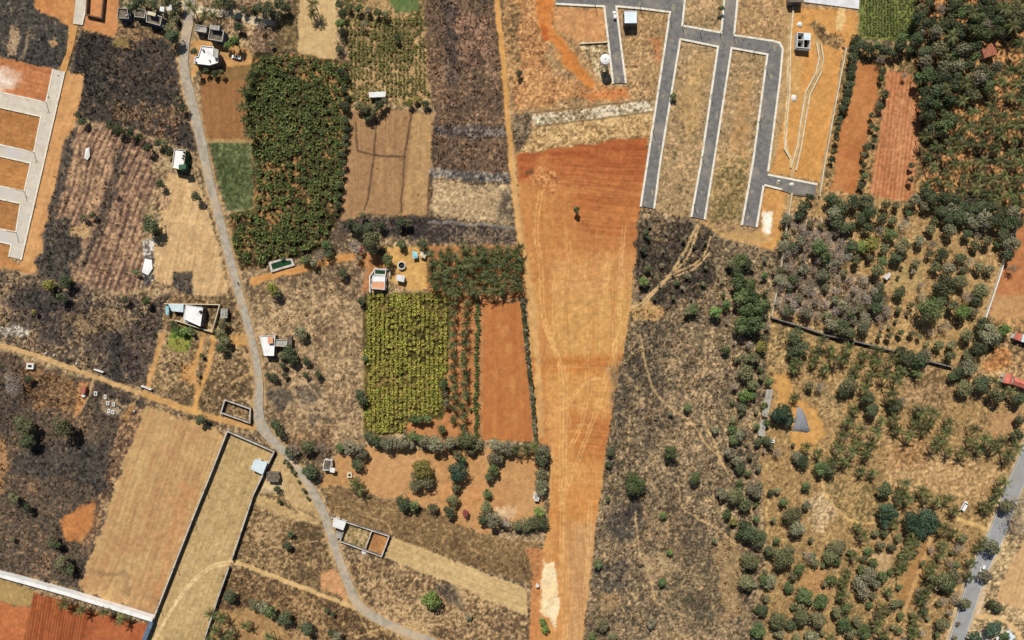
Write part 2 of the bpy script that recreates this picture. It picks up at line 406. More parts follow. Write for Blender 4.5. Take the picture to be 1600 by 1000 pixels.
layer([(225,376),(240,372),(240,400),(236,440),(222,446)], scrub((70,66,66),(110,104,100),(210,205,200),-.2,.2), 2, 3, .8)
layer([(240,300),(268,296),(262,330),(250,340),(244,330)], scrub((90,72,66),(150,118,92),(196,160,116)), 3, 5, .7)
layer([(-30,418),(40,425),(100,440),(190,462),(262,465),(258,500),(236,560),(230,605),(150,588),(30,546),(-30,538)], scrub((62,56,55),(94,81,70),(156,130,98),-.25,.6,.4,.45), 3, 6, dn=1., name='burnt_scrub')
layer([(262,460),(360,462),(378,500),(388,560),(398,600),(402,655),(345,650),(300,638),(228,604),(240,560),(258,520),(250,500)], scrub((96,78,56),(138,112,80),(176,146,104)), 3, 5, dn=.7)
for c_ in ((20,520,26,9,'w'),(90,530,26,6,'d'),(60,470,50,14,'d'),(180,560,12,40,'d'),(150,500,50,20,'t')):
    e = [(c_[0] + c_[2]*math.cos(t), c_[1] + c_[3]*math.sin(t)) for t in np.arange(0, 6.28, .5)]
    layer(e, {'w': scrub((120,110,96),(190,178,160),(226,216,200)), 'd': BURN, 't': scrub((96,80,64),(140,116,86),(172,142,104))}[c_[4]], 4, 7, .75)
# --- south-west
layer([(-30,560),(0,552),(30,556),(150,598),(222,628),(205,690),(165,790),(150,850),(120,925),(60,905),(-30,890)], scrub((71,64,58),(98,83,69),(142,112,84),-.3,.65,.4,.35), 3, 5, dn=.9, name='burnt_field')
layer([(40,560),(130,600),(120,650),(60,640),(30,600)], scrub((80,62,48),(122,90,62),(150,112,76)), 5, 8, .8)
layer([(120,690),(190,690),(170,770),(110,740),(20,740),(30,700)], BURN, 6, 9, .75)
layer([(-30,690),(8,685),(14,720),(4,770),(-30,780)], soil((192,146,100),(160,116,78),14), 4, 6, .9)
layer([(100,805),(128,790),(150,780),(152,815),(128,848),(104,842),(92,822)], soil((198,124,70),(180,112,66),14), 3, 5, .95, dn=.1)
layer([(190,640),(226,640),(205,690),(165,790),(140,860),(128,850),(160,770)], scrub((96,74,60),(136,104,78),(182,140,100)), 3, 4, .8)
layer([(226,634),(262,644),(335,668),(352,684),(302,810),(240,962),(180,944),(122,918),(150,850),(170,790),(205,690)], rows((196,160,108),(178,132,90),(-.36,1),8,.22,.8,.06,.03,1,.12), 2, 3, dn=.12, name='dry_field')
layer([(280,760),(310,760),(270,870),(246,940),(236,930)], soil((194,136,92),(186,128,84)), 6, 8, .6)
layer([(140,885),(200,900),(200,935),(190,930),(186,905),(145,900)], soil((150,116,84),(120,92,70),14), 3, 6, .5)
layer([(200,945),(240,958),(236,966),(190,950)], soil((150,116,84),(120,92,70),14), 3, 5, .5)
layer([(352,676),(428,706),(398,770),(360,880),(318,1000),(300,1060),(205,1060),(240,968)], rows((174,145,97),(196,165,115),(-.36,1),6,.25,.8,.06,0,1,.14), 1.5, 1, dn=.15, name='walled_field')
for off in (0, 5):
    stroke([(358,878+off),(335,882+off),(312,896+off),(285,925+off),(262,960+off),(240,1000+off)], 2.4, (226,196,142), .8, .6, .95, smooth=8)
layer([(-30,895),(0,904),(54,925),(46,948),(-30,940)], soil((176,144,92),(160,130,82)), 2, 3, dn=.2)
layer([(-30,940),(46,948),(34,1060),(-30,1060)], soil((192,112,70),(180,100,60)), 2, 3, dn=.02)
layer([(52,926),(100,940),(145,956),(128,1010),(110,1060),(18,1060),(36,998)], rows((136,66,40),(172,96,58),(-.16,1),4.6,.8,.15,.05,.16), 1, 1, dn=.0, name='ploughed_field')
layer([(145,956),(236,978),(222,1010),(200,1060),(110,1060),(128,1010)], soil((166,86,52),(180,102,64)), 1.5, 2, dn=.02, name='red_soil_field')
layer([(398,775),(430,770),(470,790),(500,812),(520,860),(545,930),(530,940),(440,905),(362,880)], scrub((96,78,56),(130,104,72),(168,138,98)), 3, 4, dn=.7)
layer([(360,884),(430,910),(548,948),(600,972),(680,1010),(680,1060),(300,1060),(322,1000)], scrub((92,72,52),(126,98,68),(165,132,92)), 3, 4, dn=.7)
layer([(340,950),(420,960),(460,1000),(330,1040),(322,1000)], soil((190,148,96),(160,120,80),28), 5, 7, .8, dn=.2)
layer([(500,895),(520,888),(540,915),(545,942),(530,935),(505,920)], soil((208,152,104),(196,140,94)), 3, 4, .95, dn=.03)
layer([(400,770),(424,782),(500,815),(498,822),(440,806),(400,790)], soil((204,172,116),(186,152,104)), 3, 3, .9, dn=.1)
layer([(428,708),(440,705),(472,748),(495,790),(502,815),(470,800),(440,770),(412,760)], soil((200,168,118),(180,146,100),14), 3, 4, .9, dn=.15)
layer([(416,756),(440,750),(438,772),(404,772)], soil((214,190,146),(200,172,126)), 3, 3, .8)
# --- south centre
layer([(505,760),(540,764),(640,790),(700,810),(760,838),(842,848),(836,916),(800,905),(612,840),(545,815),(520,800)], scrub((108,84,58),(130,103,70),(152,122,84),-.5,.45,.4,.25), 2, 4, dn=.55, name='grassland')
layer([(612,838),(700,872),(823,921),(822,962),(780,948),(700,910),(600,872)], rows((206,174,122),(190,158,108),(1,.38),6,.3,.5,.06), 1.2, 2, dn=.05, name='dry_field')
layer([(540,880),(600,874),(700,912),(822,964),(826,1040),(690,1060),(600,970),(560,940)], scrub((100,80,60),(140,112,80),(182,150,108),-.25,.3,.3,.6), 3, 4, dn=.7)
layer([(684,914),(716,918),(724,950),(694,940)], BURN, 4, 6, .6)
layer([(534,818),(582,832),(572,862),(532,848)], scrub((120,104,66),(156,134,90),(180,154,110)), 1.5, 1.5, dn=.5)
layer([(582,832),(607,840),(596,868),(572,856)], soil((186,128,78),(160,108,72),14), 1.5, 1.5, dn=.2)
layer([(568,700),(848,702),(850,760),(846,800),(762,836),(650,790),(540,762),(548,730)], soil((186,132,84),(196,146,98),60,.05), 2, 3, dn=.06, name='orchard_soil')
layer([(540,700),(562,700),(556,760),(502,758),(505,735)], soil((192,142,92),(180,130,84)), 3, 4, dn=.1)
layer([(770,792),(808,792),(804,812),(772,808)], soil((222,196,160),(210,170,124),14), 3, 4, .8)
layer([(690,752),(755,752),(750,792),(700,790)], soil((196,130,82),(200,146,96)), 5, 6, .8)
# --- west-centre pasture between the village road and the plantation
layer([(396,440),(430,428),(480,424),(575,400),(572,560),(566,690),(500,730),(455,712),(420,668),(410,600),(396,520),(388,470)], scrub((112,92,70),(148,122,90),(180,150,112),-.4,.3,.3,.4), 3, 4, dn=.6, name='pasture')
layer([(418,610),(455,610),(462,632),(430,640)], BURN, 4, 6, .7); layer([(462,600),(490,598),(505,625),(478,636)], BURN, 4, 6, .65)
layer([(482,640),(506,640),(508,660),(484,658)], BURN, 4, 6, .55)
layer([(450,676),(520,670),(525,700),(455,715),(440,690)], scrub((86,66,52),(120,94,70),(160,126,90)), 5, 6, .8)
for tr in ([(486,440),(490,470),(486,505),(490,560)], [(440,475),(455,495),(486,482)], [(486,482),(520,470),(560,474)], [(455,590),(480,600),(500,625),(515,642),(530,660)], [(490,472),(540,476),(575,474)], [(488,560),(530,562),(570,564)], [(450,645),(520,646),(568,648)], [(495,664),(568,666)]):
    stroke(tr, 2.2, (192,160,118), .9, 1.5, .75)
# --- north centre
layer([(436,26),(468,-10),(467,82),(430,80),(428,55)], scrub((96,80,56),(116,96,64),(136,112,78)), 2, 3, dn=.4)
layer([(467,-30),(527,-30),(525,93),(500,90),(465,82)], rows((194,160,110),(206,174,124),(0,1),4.5,.4,.2,.04), 1.2, 1, dn=.02, name='dry_field')
layer([(527,-30),(662,-30),(666,20),(674,160),(668,165),(590,160),(540,170),(546,90)], scrub((84,78,44),(124,104,68),(172,138,94),-.25,.28,.3,.2), 2, 2, dn=.4, name='plantation_ground')
layer([(606,-10),(656,-10),(654,14),(640,20),(618,18)], soil((86,112,60),(106,120,70),14), 2, 3, .95)
for xx in (560, 572, 586, 600, 616, 632, 646, 658): stroke([(xx-3,40),(xx,150)], 1.6, (176,140,98), .8, 1, .5, smooth=0)
layer([(662,-30),(776,-30),(786,90),(796,200),(800,268),(676,264),(678,180),(668,100)], scrub((82,69,58),(110,88,70),(150,118,90),-.35,.6,.4,.4), 2, 3, dn=.9, name='burnt_field')
layer([(690,0),(712,0),(716,130),(700,140)], scrub((68,60,58),(84,72,66),(120,98,82)), 3, 4, .8)
layer([(714,20),(760,20),(768,110),(720,100)], scrub((96,74,62),(140,106,86),(172,132,106)), 6, 9, .7)
layer([(680,196),(796,196),(800,212),(750,216),(680,212)], scrub((60,56,56),(80,74,72),(130,122,116)), 2, 4, .7)
layer([(545,180),(562,164),(640,172),(678,178),(672,262),(668,335),(640,338),(566,334),(530,346),(540,240)], rows((174,132,92),(152,115,80),(0,1),4,.35,.3,.07,.02,1,.22), 1.5, 2, dn=.3, name='dry_field')
layer([(645,176),(678,178),(672,262),(668,335),(630,336)], rows((186,146,98),(168,132,90),(0,1),4,.35,.3,.07,.02,1,.12), 1.5, 1, .8)
for l_ in ([(556,190),(558,236),(584,242)],[(588,188),(584,242),(576,300),(570,328)],[(642,180),(632,246),(626,330)],[(584,242),(634,246)],[(672,268),(668,300),(670,336)]):
    stroke(l_, 2.8, (88,66,50), .9, 1, .85, smooth=0)
layer([(672,262),(800,272),(800,286),(672,276)], scrub((76,72,70),(112,104,96),(160,148,132)), 1.5, 2, dn=.6)
layer([(674,282),(800,290),(803,345),(740,344),(674,334)], scrub((146,122,92),(178,150,112),(196,170,130),-.7,.5,.5,.35), 2, 3, dn=.3, name='dry_field')
layer([(780,300),(800,298),(804,345),(775,348)], scrub((80,70,60),(120,104,84),(160,138,106)), 4, 6, .8)
layer([(530,344),(670,338),(740,350),(806,354),(812,384),(740,384),(660,376),(600,366),(540,362)], scrub((60,54,52),(92,80,70),(134,112,90),-.15,.45), 3, 4, dn=.8)
stroke([(672,346),(740,350),(806,356)], 5, (140,132,124), 1.5, 1.5, .7)
layer([(312,100),(398,98),(396,120),(380,150),(388,180),(392,217),(320,219),(314,160)], rows((146,98,62),(158,110,70),(.02,1),14,.25,.2,.05), 1.2, 1.2, dn=.05, name='brown_field')
layer([(330,98),(398,98),(392,124),(326,130)], soil((128,100,62),(140,106,66),14), 5, 5, .8)
layer([(318,216),(394,217),(394,224),(322,223)], soil((178,142,92),(160,126,80)), 1.2, 1, .9)
layer([(328,224),(394,224),(395,326),(354,329),(340,280)], scrub((70,78,46),(86,94,57),(108,114,74),-.4,.4,.3,.3), 1.2, 1.2, dn=.0, name='green_field')
layer([(298,64),(350,58),(395,80),(398,98),(330,104),(300,120)], soil((206,152,96),(186,136,84)), 2, 3, dn=.1)
layer([(380,-30),(436,-30),(430,60),(428,80),(395,80),(372,60),(350,40)], scrub((96,76,60),(138,110,84),(180,150,112)), 3, 4, dn=.6)
layer([(185,-30),(283,-30),(284,45),(256,42),(186,36)], scrub((50,52,40),(92,88,62),(150,130,98)), 3, 4, dn=.5)
for p_ in ([(300,-10),(296,10),(300,18)], [(310,14),(340,20),(365,20),(390,30),(424,34)], [(290,8),(270,8)]):
    stroke(p_, 12, (216,200,168), 2, 2.5, .95)
layer([(398,80),(462,82),(526,94),(544,100),(546,200),(531,335),(502,388),(450,408),(412,418),(374,422),(362,380),(357,334),(396,326),(394,220),(378,180),(384,130)], scrub((52,46,30),(96,78,50),(160,114,72),-.1,.4,.3,.2), 1.5, 2, dn=.1, name='plantation_ground')
for l_ in ([(452,360),(448,404)],[(460,230),(462,290)],[(434,260),(436,300)],[(432,100),(452,110)]): stroke(l_, 3, (186,128,76), 1.2, 2, .7)
# farmyard
layer([(600,388),(640,384),(672,392),(676,420),(668,450),(645,456),(612,440),(606,420)], soil((214,164,98),(196,148,88)), 2.5, 3, dn=.05)
stroke([(396,440),(430,428),(470,420),(510,408),(545,402),(570,402)], 12, (204,142,84), 1.5, 1.5, 1, 'dirt_track', rut=(190,130,76))
layer([(560,396),(612,404),(608,420),(575,424),(560,415)], soil((190,124,76),(160,106,66),14), 3, 4, .85)
layer([(572,424),(582,420),(576,458),(566,456)], soil((182,118,80),(170,110,72)), 1.5, 1.5, .9)
layer([(568,460),(704,456),(706,480),(702,560),(692,655),(640,660),(628,678),(568,680)], scrub((56,54,26),(90,80,42),(140,110,66),-.3,.6,.4,.1), 1.5, 1.5, dn=.1, name='plantation_ground')
layer([(664,384),(816,384),(822,466),(760,470),(752,690),(640,690),(630,660),(692,655),(702,560),(705,470),(668,452)], soil((176,112,70),(190,128,82),14,.07), 2, 2, dn=.05, name='grove_soil')
layer([(757,470),(815,472),(824,560),(833,690),(753,688)], rows((178,104,60),(188,118,68),(.03,1),16,.3,.3,.03), 1, .8, dn=.0, name='red_soil_field')
for c_ in ((790,515,6),(778,508,4),(795,545,7),(775,585,6),(800,600,8)):
    layer([(c_[0]+c_[2]*.8*math.cos(t), c_[1]+c_[2]*1.6*math.sin(t)) for t in np.arange(0,6.28,.6)], soil((206,144,86),(200,134,78)), 4, 3, .5)
# --- the long orange strip
q, al = layer([(806,239),(900,226),(1013,211),(1008,270),(1000,330),(990,440),(984,484),(976,540),(966,590),(955,650),(946,712),(937,780),(928,850),(922,910),(914,965),(908,1060),(824,1060),(828,960),(834,915),(846,878),(856,820),(858,790),(860,700),(840,690),(833,600),(826,500),(820,430),(812,330)],
    rows((198,132,76),(208,146,88),(-.02,1),13,.25,.6,.05), 1.2, 1, dn=.0, name='red_soil_field')
def band(y0, y1, c1, c2, e=10, a=.9, x0=806, x1=1014, d=(1, .05), sp=6, k=.3):
    m = reg == (len(REG) - 1)
    qq = sub([(x0, y0), (x1, y1)], 30)
    sdv = sdist(X[qq] + 10*NZ[60][qq] + 3*NZ[14][qq], Y[qq] + 9*NZ[60][qq] + 3*NZ[15][qq], [(x0,y0),(x1,y0),(x1,y1),(x0,y1)])
    t = np.clip(.5 + sdv / (2*e), 0, 1) * m[qq] * a
    col[qq] = lerp(col[qq], rows(c1, c2, d, sp, k, .8, .06, st=.8)(qq), t)
band(200, 285, (158,78,44), (172,92,52), 8, .95, sp=7)
band(240, 390, (164,88,50), (186,112,66), 55, .85, 845, 1014, sp=6)
band(306, 345, (172,96,54), (190,116,66), 16, .75, 890)
band(300, 400, (190,122,70), (200,134,78), 12, .7, 806, 905, (0,1))
band(400, 470, (196,136,82), (208,152,96), 16, .75, d=(1,-.2))
band(455, 575, (206,154,92), (196,142,84), 14, .8, d=(.05,1), sp=9)
band(555, 590, (186,110,56), (200,132,74), 7, .9, d=(1,.05), sp=5)
band(580, 625, (208,150,86), (202,138,76), 8, .8)
band(650, 720, (178,104,56), (194,122,68), 10, .85, 895, 960)
band(715, 760, (208,150,88), (198,132,74), 9, .7)
band(760, 815, (200,128,68), (206,136,76), 9, .7)
band(815, 1060, (200,154,106), (186,138,94), 10, .8, 885, 930, (.02,1), 8)
band(240, 700, (186,116,66), (196,130,76), 5, .6, 836, 860, (.05,1), 5)
_r = random.Random(4)
for _ in range(26):                            # sweeping arcs left by the grader
    cx_, cy_ = _r.uniform(860, 960), _r.uniform(380, 720); cx_ = min(cx_, 985 - (cy_-300)*.125 - 25); ra = _r.uniform(14, 60); a0 = _r.uniform(0, 6.28); da = _r.uniform(.7, 1.7)
    pts_ = [(cx_ + ra*math.cos(a0 + da*t), cy_ + .7*ra*math.sin(a0 + da*t)) for t in (0, .25, .5, .75, 1)]
    pts_ = [(a_, b_) for a_, b_ in pts_ if 846 < a_ < 994 - (b_-300)*.125]
    if len(pts_) > 2: stroke(pts_, _r.uniform(1.5, 3.2), _r.choice([(216,164,106), (180,116,66), (188,124,72), (222,172,114)]), 1, 1, _r.uniform(.3, .6))
for _ in range(34):                            # grader and tyre marks
    y0 = _r.uniform(300, 960); xl = 832 + (y0-300)*.03; xr = 998 - (y0-300)*.125
    x0 = _r.uniform(xl+14, xr-8); L_ = _r.uniform(60, 190); bend = _r.uniform(-22, 22); dr = _r.uniform(-.12, .05)
    pts_ = [(min(max(x0 + dr*L_*t + bend*t*(1-t), xl+4), xr-2-.125*L_*t), min(y0 + L_*t, 1010)) for t in (0, .33, .66, 1)]
    cc_ = _r.choice([(222,168,106), (226,176,116), (176,112,62), (186,120,70)])
    for o_ in (0, 4.6): stroke([(a_+o_, b_) for a_, b_ in pts_], 1.7, cc_, .7, .8, _r.uniform(.35, .7))
for c_ in ((850,275,24,14),(862,285,16,16)):
    layer([(c_[0]+c_[2]*math.cos(t), c_[1]+c_[3]*math.sin(t)) for t in np.arange(0,6.28,.5)], scrub((166,92,54),(184,112,66),(206,146,96)), 4, 6, .55)
layer([(820,266),(834,263),(835,270),(821,272)], soil((86,58,44),(130,84,58),14), 1.5, 2, .9)
layer([(848,872),(852,882),(866,876),(870,905),(872,930),(875,945),(868,985),(858,968),(846,960),(845,915)], soil((244,224,184),(232,202,154),14,.04), 2, 2, 1, dn=0)
layer([(846,922),(870,918),(870,936),(848,938)], soil((240,206,152),(236,200,140),14), 3, 4, .7)
layer([(826,860),(850,858),(846,905),(842,1010),(824,1010),(832,915)], soil((200,130,82),(188,116,72)), 3, 3, .8)
for l_ in ([(842,300),(836,360),(842,420),(848,500),(864,545),(874,580),(875,660),(874,760),(876,860),(872,900)],[(850,500),(870,560),(880,590),(880,700),(876,800)],[(985,470),(960,540),(930,640),(900,720),(880,770)],[(878,640),(910,600),(945,590)],[(920,600),(908,655),(890,700)]):
    for o_ in (0, 5): stroke([(a_+o_, b_) for a_, b_ in l_], 2.1, (222,168,104), .8, 1, .7)
stroke([(776,-30),(776,0),(781,45),(787,100),(792,160),(796,210),(800,265),(806,320),(814,380),(826,440),(836,520),(842,600)], 8.5, (214,154,88), 1.2, 1, 1, 'dirt_track', rut=(196,132,72))
stroke([(800,230),(804,290),(811,350),(822,420),(836,520),(842,600),(845,680)], 9, (206,158,104), 2.5, 2, .8)
# --- north-east housing layout
layer([(786,-30),(1400,-30),(1345,60),(1322,80),(1284,304),(1238,300),(1222,386),(1180,398),(1080,392),(1008,326),(1013,211),(806,239),(796,180)], scrub((128,100,70),(164,130,90),(192,152,108),-.5,.5,.5,.35), 3, 3, dn=.4, name='layout_plots')
layer([(786,-10),(870,-10),(862,60),(850,62),(866,120),(945,135),(990,150),(900,150),(806,172),(798,150)], scrub((140,100,68),(180,124,80),(202,148,98),-.5,.45,.5,.35), 4, 6, .9)
layer([(790,0),(815,20),(812,110),(800,140)], scrub((104,84,58),(146,116,80),(180,140,96)), 6, 8, .8)
layer([(836,-20),(868,-20),(862,30),(880,62),(905,95),(935,130),(920,136),(890,110),(858,64),(846,50)], soil((208,128,66),(200,116,58)), 4, 5, .95, dn=0)
layer([(846,36),(857,40),(858,62),(850,64)], soil((178,88,44),(186,96,50)), 1.5, 2, .9)
layer([(870,10),(944,12),(950,64),(905,68),(866,40)], soil((190,130,86),(206,146,96),14), 3, 4, .9, dn=.15)
layer([(905,68),(950,66),(956,120),(945,132),(930,110)], scrub((120,100,70),(176,152,112),(206,184,146)), 1.5, 2, .9)
layer([(808,205),(1020,170),(1014,210),(900,225),(806,238)], scrub((150,116,76),(186,150,100),(206,170,118)), 2, 3, .8)
layer([(830,180),(900,172),(1020,156),(1018,174),(900,188),(836,196)], scrub((116,100,74),(164,146,114),(206,194,170),-.25,.35,.3,0), 1, 1, .9, dn=.4)
stroke([(800,180),(870,172),(1025,154)], 1.6, (96,82,58), .7, .6, .8, smooth=0); stroke([(838,197),(900,190),(1022,174)], 1.6, (96,82,58), .7, .6, .8, smooth=0)
layer([(800,176),(832,178),(830,200),(812,236),(800,230)], scrub((66,60,52),(90,80,66),(130,112,88)), 4, 5, .85, dn=.8)
layer([(940,140),(985,138),(985,152),(950,156),(900,152)], soil((204,122,70),(196,112,62)), 4, 5, .8)
layer([(1015,60),(1030,60),(1035,95),(1022,100)], soil((196,108,66),(190,120,80)), 4, 6, .6)
GP = scrub((124,104,74),(162,134,96),(188,152,110),-.5,.5,.4,.3)
layer([(1066,64),(1122,74),(1097,250),(1084,338),(1024,326),(1032,250)], GP, 2, 2, dn=.35)
layer([(1145,76),(1198,86),(1178,250),(1162,350),(1100,342),(1116,250)], GP, 2, 2, dn=.35)
layer([(1072,-10),(1134,-10),(1126,50),(1066,40)], GP, 2, 2, dn=.3)
layer([(1078,90),(1112,90),(1092,200),(1070,230),(1066,160)], soil((206,162,104),(186,146,94),14), 7, 8, .55)
layer([(1160,120),(1180,130),(1166,250),(1140,240)], soil((206,150,92),(186,140,92),14), 7, 8, .5)
layer([(1130,230),(1176,250),(1160,345),(1105,340)], scrub((110,96,60),(146,122,78),(176,144,98)), 6, 6, .8, dn=.5)
layer([(1226,-10),(1254,12),(1340,16),(1340,62),(1322,74),(1282,284),(1205,268),(1226,180),(1236,70)], soil((212,152,88),(200,136,74),28,.05), 2, 2, .95, dn=.04, name='bare_soil')
layer([(1262,34),(1278,60),(1320,75),(1318,66),(1298,54),(1275,30)], scrub((96,80,56),(150,118,78),(196,150,100)), 2, 3, .9, dn=.8)
layer([(1278,40),(1320,62),(1318,76),(1284,68)], scrub((84,70,50),(130,104,70),(180,140,96)), 2, 3, .9, dn=.9)
layer([(1310,10),(1322,14),(1318,50),(1308,46)], soil((228,196,140),(220,184,124)), 2, 2, .8)
layer([(1230,170),(1246,150),(1256,110),(1262,60),(1240,50),(1234,110)], soil((204,160,104),(190,148,96)), 4, 4, .6)
stroke([(1236,8),(1233,70),(1232,140),(1228,220),(1234,245),(1240,262)], 4.5, (214,190,140), .9, .8, .95, smooth=8)
stroke([(1276,60),(1283,90),(1278,115),(1262,145),(1255,190),(1250,225),(1242,250),(1238,272)], 7, (196,160,112), 1, 1, .9)
for o_ in (-3, 3): stroke([(1279+o_,70),(1284+o_,92),(1277+o_,116),(1262+o_,145),(1254+o_,190),(1248+o_,228),(1240+o_,262)], 1.3, (150,116,76), .6, .6, .8)
layer([(1196,292),(1240,298),(1228,352),(1214,386),(1180,394),(1188,350)], soil((210,150,88),(198,136,76)), 2, 2, .95, dn=.04)
layer([(1192,330),(1208,328),(1204,362),(1194,374),(1190,356)], soil((244,238,226),(226,200,164),14), 1.5, 2, .95)
layer([(1226,0),(1240,2),(1226,180),(1205,268),(1200,262),(1214,170),(1222,66)], soil((196,160,112),(170,136,92),14), 2, 2, .8)
layer([(1084,345),(1100,345),(1120,362),(1180,360),(1214,372),(1180,390),(1150,385),(1130,402),(1116,372),(1094,360)], soil((206,160,102),(184,144,94),14), 3, 4, .95, dn=.1)
layer([(1343,-30),(1440,-30),(1436,10),(1428,64),(1343,60)], rows((86,100,46),(128,128,70),(.02,1),4.2,.5,.3,.12,.1,1,.3), 1.5, 1.5, dn=.1, name='crop_field')
layer([(1318,80),(1440,70),(1445,330),(1285,310),(1300,200)], scrub((96,84,56),(140,112,74),(180,136,88)), 2, 3, dn=.4)
layer([(1342,96),(1375,106),(1372,150),(1356,220),(1336,306),(1298,300),(1312,215),(1330,150)], soil((178,106,62),(190,124,76),28,.05), 2, 3, dn=.03, name='red_soil_field')
layer([(1386,112),(1408,110),(1430,120),(1443,170),(1434,250),(1426,316),(1358,310),(1372,220)], rows((172,102,66),(196,136,94),(-.12,1),6,.6,.2,.08,.08,1,.15), 2, 2, dn=.05, name='ploughed_field')
# --- east: groves and orchards
layer([(1432,-30),(1640,-30),(1640,340),(1592,345),(1560,330),(1445,320),(1440,200),(1430,100)], scrub((80,70,50),(150,106,68),(192,134,84),-.2,.2,.3,.1), 3, 4, dn=.5, name='grove_soil')
layer([(1228,305),(1290,300),(1440,316),(1560,330),(1592,345),(1540,500),(1490,574),(1400,548),(1206,494)], scrub((122,98,66),(168,133,88),(190,152,102),-.6,.5,.6,.2,.25), 2, 3, dn=.35, name='orchard_soil')
layer([(1228,330),(1320,340),(1330,400),(1300,420),(1380,440),(1390,500),(1320,512),(1212,484)], scrub((96,82,66),(138,116,90),(174,146,114),-.2,.3), 5, 8, .9, dn=1.)
layer([(1395,420),(1450,410),(1440,450),(1400,460)], soil((178,150,98),(160,134,86)), 5, 6, .7)
layer([(1596,345),(1640,345),(1640,480),(1545,480)], soil((178,110,70),(190,124,80)), 2, 2, dn=.05, name='red_soil_field')
layer([(1552,460),(1640,460),(1640,520),(1560,510),(1545,490)], soil((192,146,98),(180,130,86)), 3, 3, dn=.1)
layer([(1535,570),(1556,540),(1580,545),(1580,570),(1546,584)], soil((196,104,58),(186,96,54)), 3, 4, .9)
layer([(1490,574),(1540,500),(1640,500),(1640,700),(1560,660),(1500,640)], scrub((110,90,60),(168,128,82),(204,158,104)), 4, 5, .6, dn=.3)
layer([(1206,500),(1290,528),(1400,552),(1490,578),(1560,620),(1640,640),(1600,715),(1570,780),(1545,840),(1505,940),(1485,1060),(1180,1060),(1200,900),(1190,760),(1180,640)], scrub((116,94,64),(160,127,84),(184,148,100),-.6,.55,.6,.25,.25), 3, 4, dn=.45, name='grove_soil')
layer([(1206,500),(1240,505),(1232,560),(1208,600),(1200,540)], scrub((104,90,66),(158,130,86),(192,160,110)), 3, 4, .7, dn=.7)
layer([(1210,585),(1232,588),(1240,620),(1270,640),(1290,680),(1275,700),(1240,700),(1230,660),(1215,630)], soil((208,152,88),(198,142,82)), 4, 5, .95, dn=.02)
layer([(1270,600),(1320,620),(1310,660),(1280,650)], scrub((140,120,84),(180,150,104),(200,166,116)), 4, 5, .6)
layer([(1415,590),(1450,575),(1490,585),(1480,640),(1440,640),(1405,630)], scrub((116,92,62),(150,120,84),(174,140,100)), 4, 5, .9, dn=.4)
layer([(1380,700),(1440,690),(1500,720),(1565,730),(1540,790),(1470,770),(1385,760)], scrub((140,108,72),(174,136,92),(194,156,110),-.6,.35,.45,.1), 4, 5, .8, dn=.25)
layer([(1400,690),(1440,680),(1450,720),(1400,730)], scrub((120,90,60),(152,112,74),(180,136,92)), 4, 5, .8)
layer([(1545,650),(1590,640),(1585,670),(1550,690)], soil((186,140,98),(176,132,90)), 4, 5, .8)
layer([(1290,750),(1380,760),(1376,810),(1330,815),(1300,790)], scrub((104,90,58),(136,114,74),(170,138,92)), 3, 4, .85, dn=.5)
layer([(1262,780),(1292,760),(1306,800),(1290,830),(1268,830)], scrub((150,128,96),(196,168,126),(216,190,150)), 5, 6, .75, dn=.4)
stroke([(1286,755),(1295,780),(1318,805),(1345,818),(1380,815)], 3.5, (214,170,108), 1, 1.5, .9)
layer([(1250,890),(1290,888),(1300,925),(1270,930),(1245,910)], soil((170,124,80),(184,136,90)), 5, 6, .85)
layer([(1368,870),(1400,860),(1395,890),(1372,895)], soil((198,168,130),(180,146,104)), 4, 5, .7)
layer([(1440,852),(1458,845),(1450,880),(1420,950),(1400,945),(1412,900)], soil((162,116,72),(174,128,80),14), 2, 3, .95, dn=.05)
stroke([(1456,840),(1440,885),(1425,925),(1412,960),(1398,1000)], 5, (206,160,106), 1, 1, .95, 'dirt_track', rut=(160,116,74))
stroke([(1500,812),(1530,822),(1550,832)], 7, (214,172,112), 1.5, 2, .95)
# east of the highway
layer([(1600,715),(1640,640),(1640,1060),(1500,1060),(1508,1000),(1540,910),(1572,832)], scrub((120,104,78),(172,144,104),(204,176,130),-.35,.25), 2, 3, dn=.4)
layer([(1600,846),(1640,830),(1640,960),(1590,950),(1556,940),(1575,890)], rows((208,168,120),(192,150,104),(-.3,1),7,.3,.6,.06), 2, 2, dn=.02, name='dry_field')
stroke([(1526,964),(1560,966),(1585,982),(1600,1006)], 7, (214,176,122), 1, 1, 1, 'dirt_track')
layer([(1530,985),(1580,985),(1590,1030),(1520,1030)], soil((216,206,190),(170,150,124),14), 3, 3, .9)
layer([(1528,920),(1540,915),(1536,960),(1524,962)], soil((220,196,168),(196,160,130),14), 2, 3, .9)
# --- centre-east scrubland
layer([(1008,326),(1084,342),(1130,372),(1200,390),(1225,400),(1205,500),(1195,600),(1185,700),(1190,780),(1180,900),(1180,1060),(908,1060),(916,965),(930,850),(948,712),(970,590),(986,484),(1000,330)], scrub((84,75,62),(132,112,86),(178,150,112),-.30,.42,.35,.55,.25), 1.5, 2, dn=1., name='scrubland')
layer([(1000,335),(1075,345),(1110,370),(1115,440),(1080,470),(1040,478),(1000,475),(988,440)], scrub((60,54,48),(88,76,62),(136,112,84),-.1,.4,.3,.2), 5, 7, .9, dn=1.)
layer([(950,570),(1000,540),(1040,580),(1010,640),(960,640)], scrub((76,68,58),(112,96,76),(160,134,100)), 8, 12, .7)
layer([(960,790),(1000,785),(1010,820),(980,850),(950,830)], scrub((70,66,62),(98,88,76),(140,120,94)), 5, 7, .8)
layer([(925,880),(980,880),(985,920),(960,940),(925,920)], scrub((72,68,64),(100,90,76),(150,128,98)), 5, 7, .75)
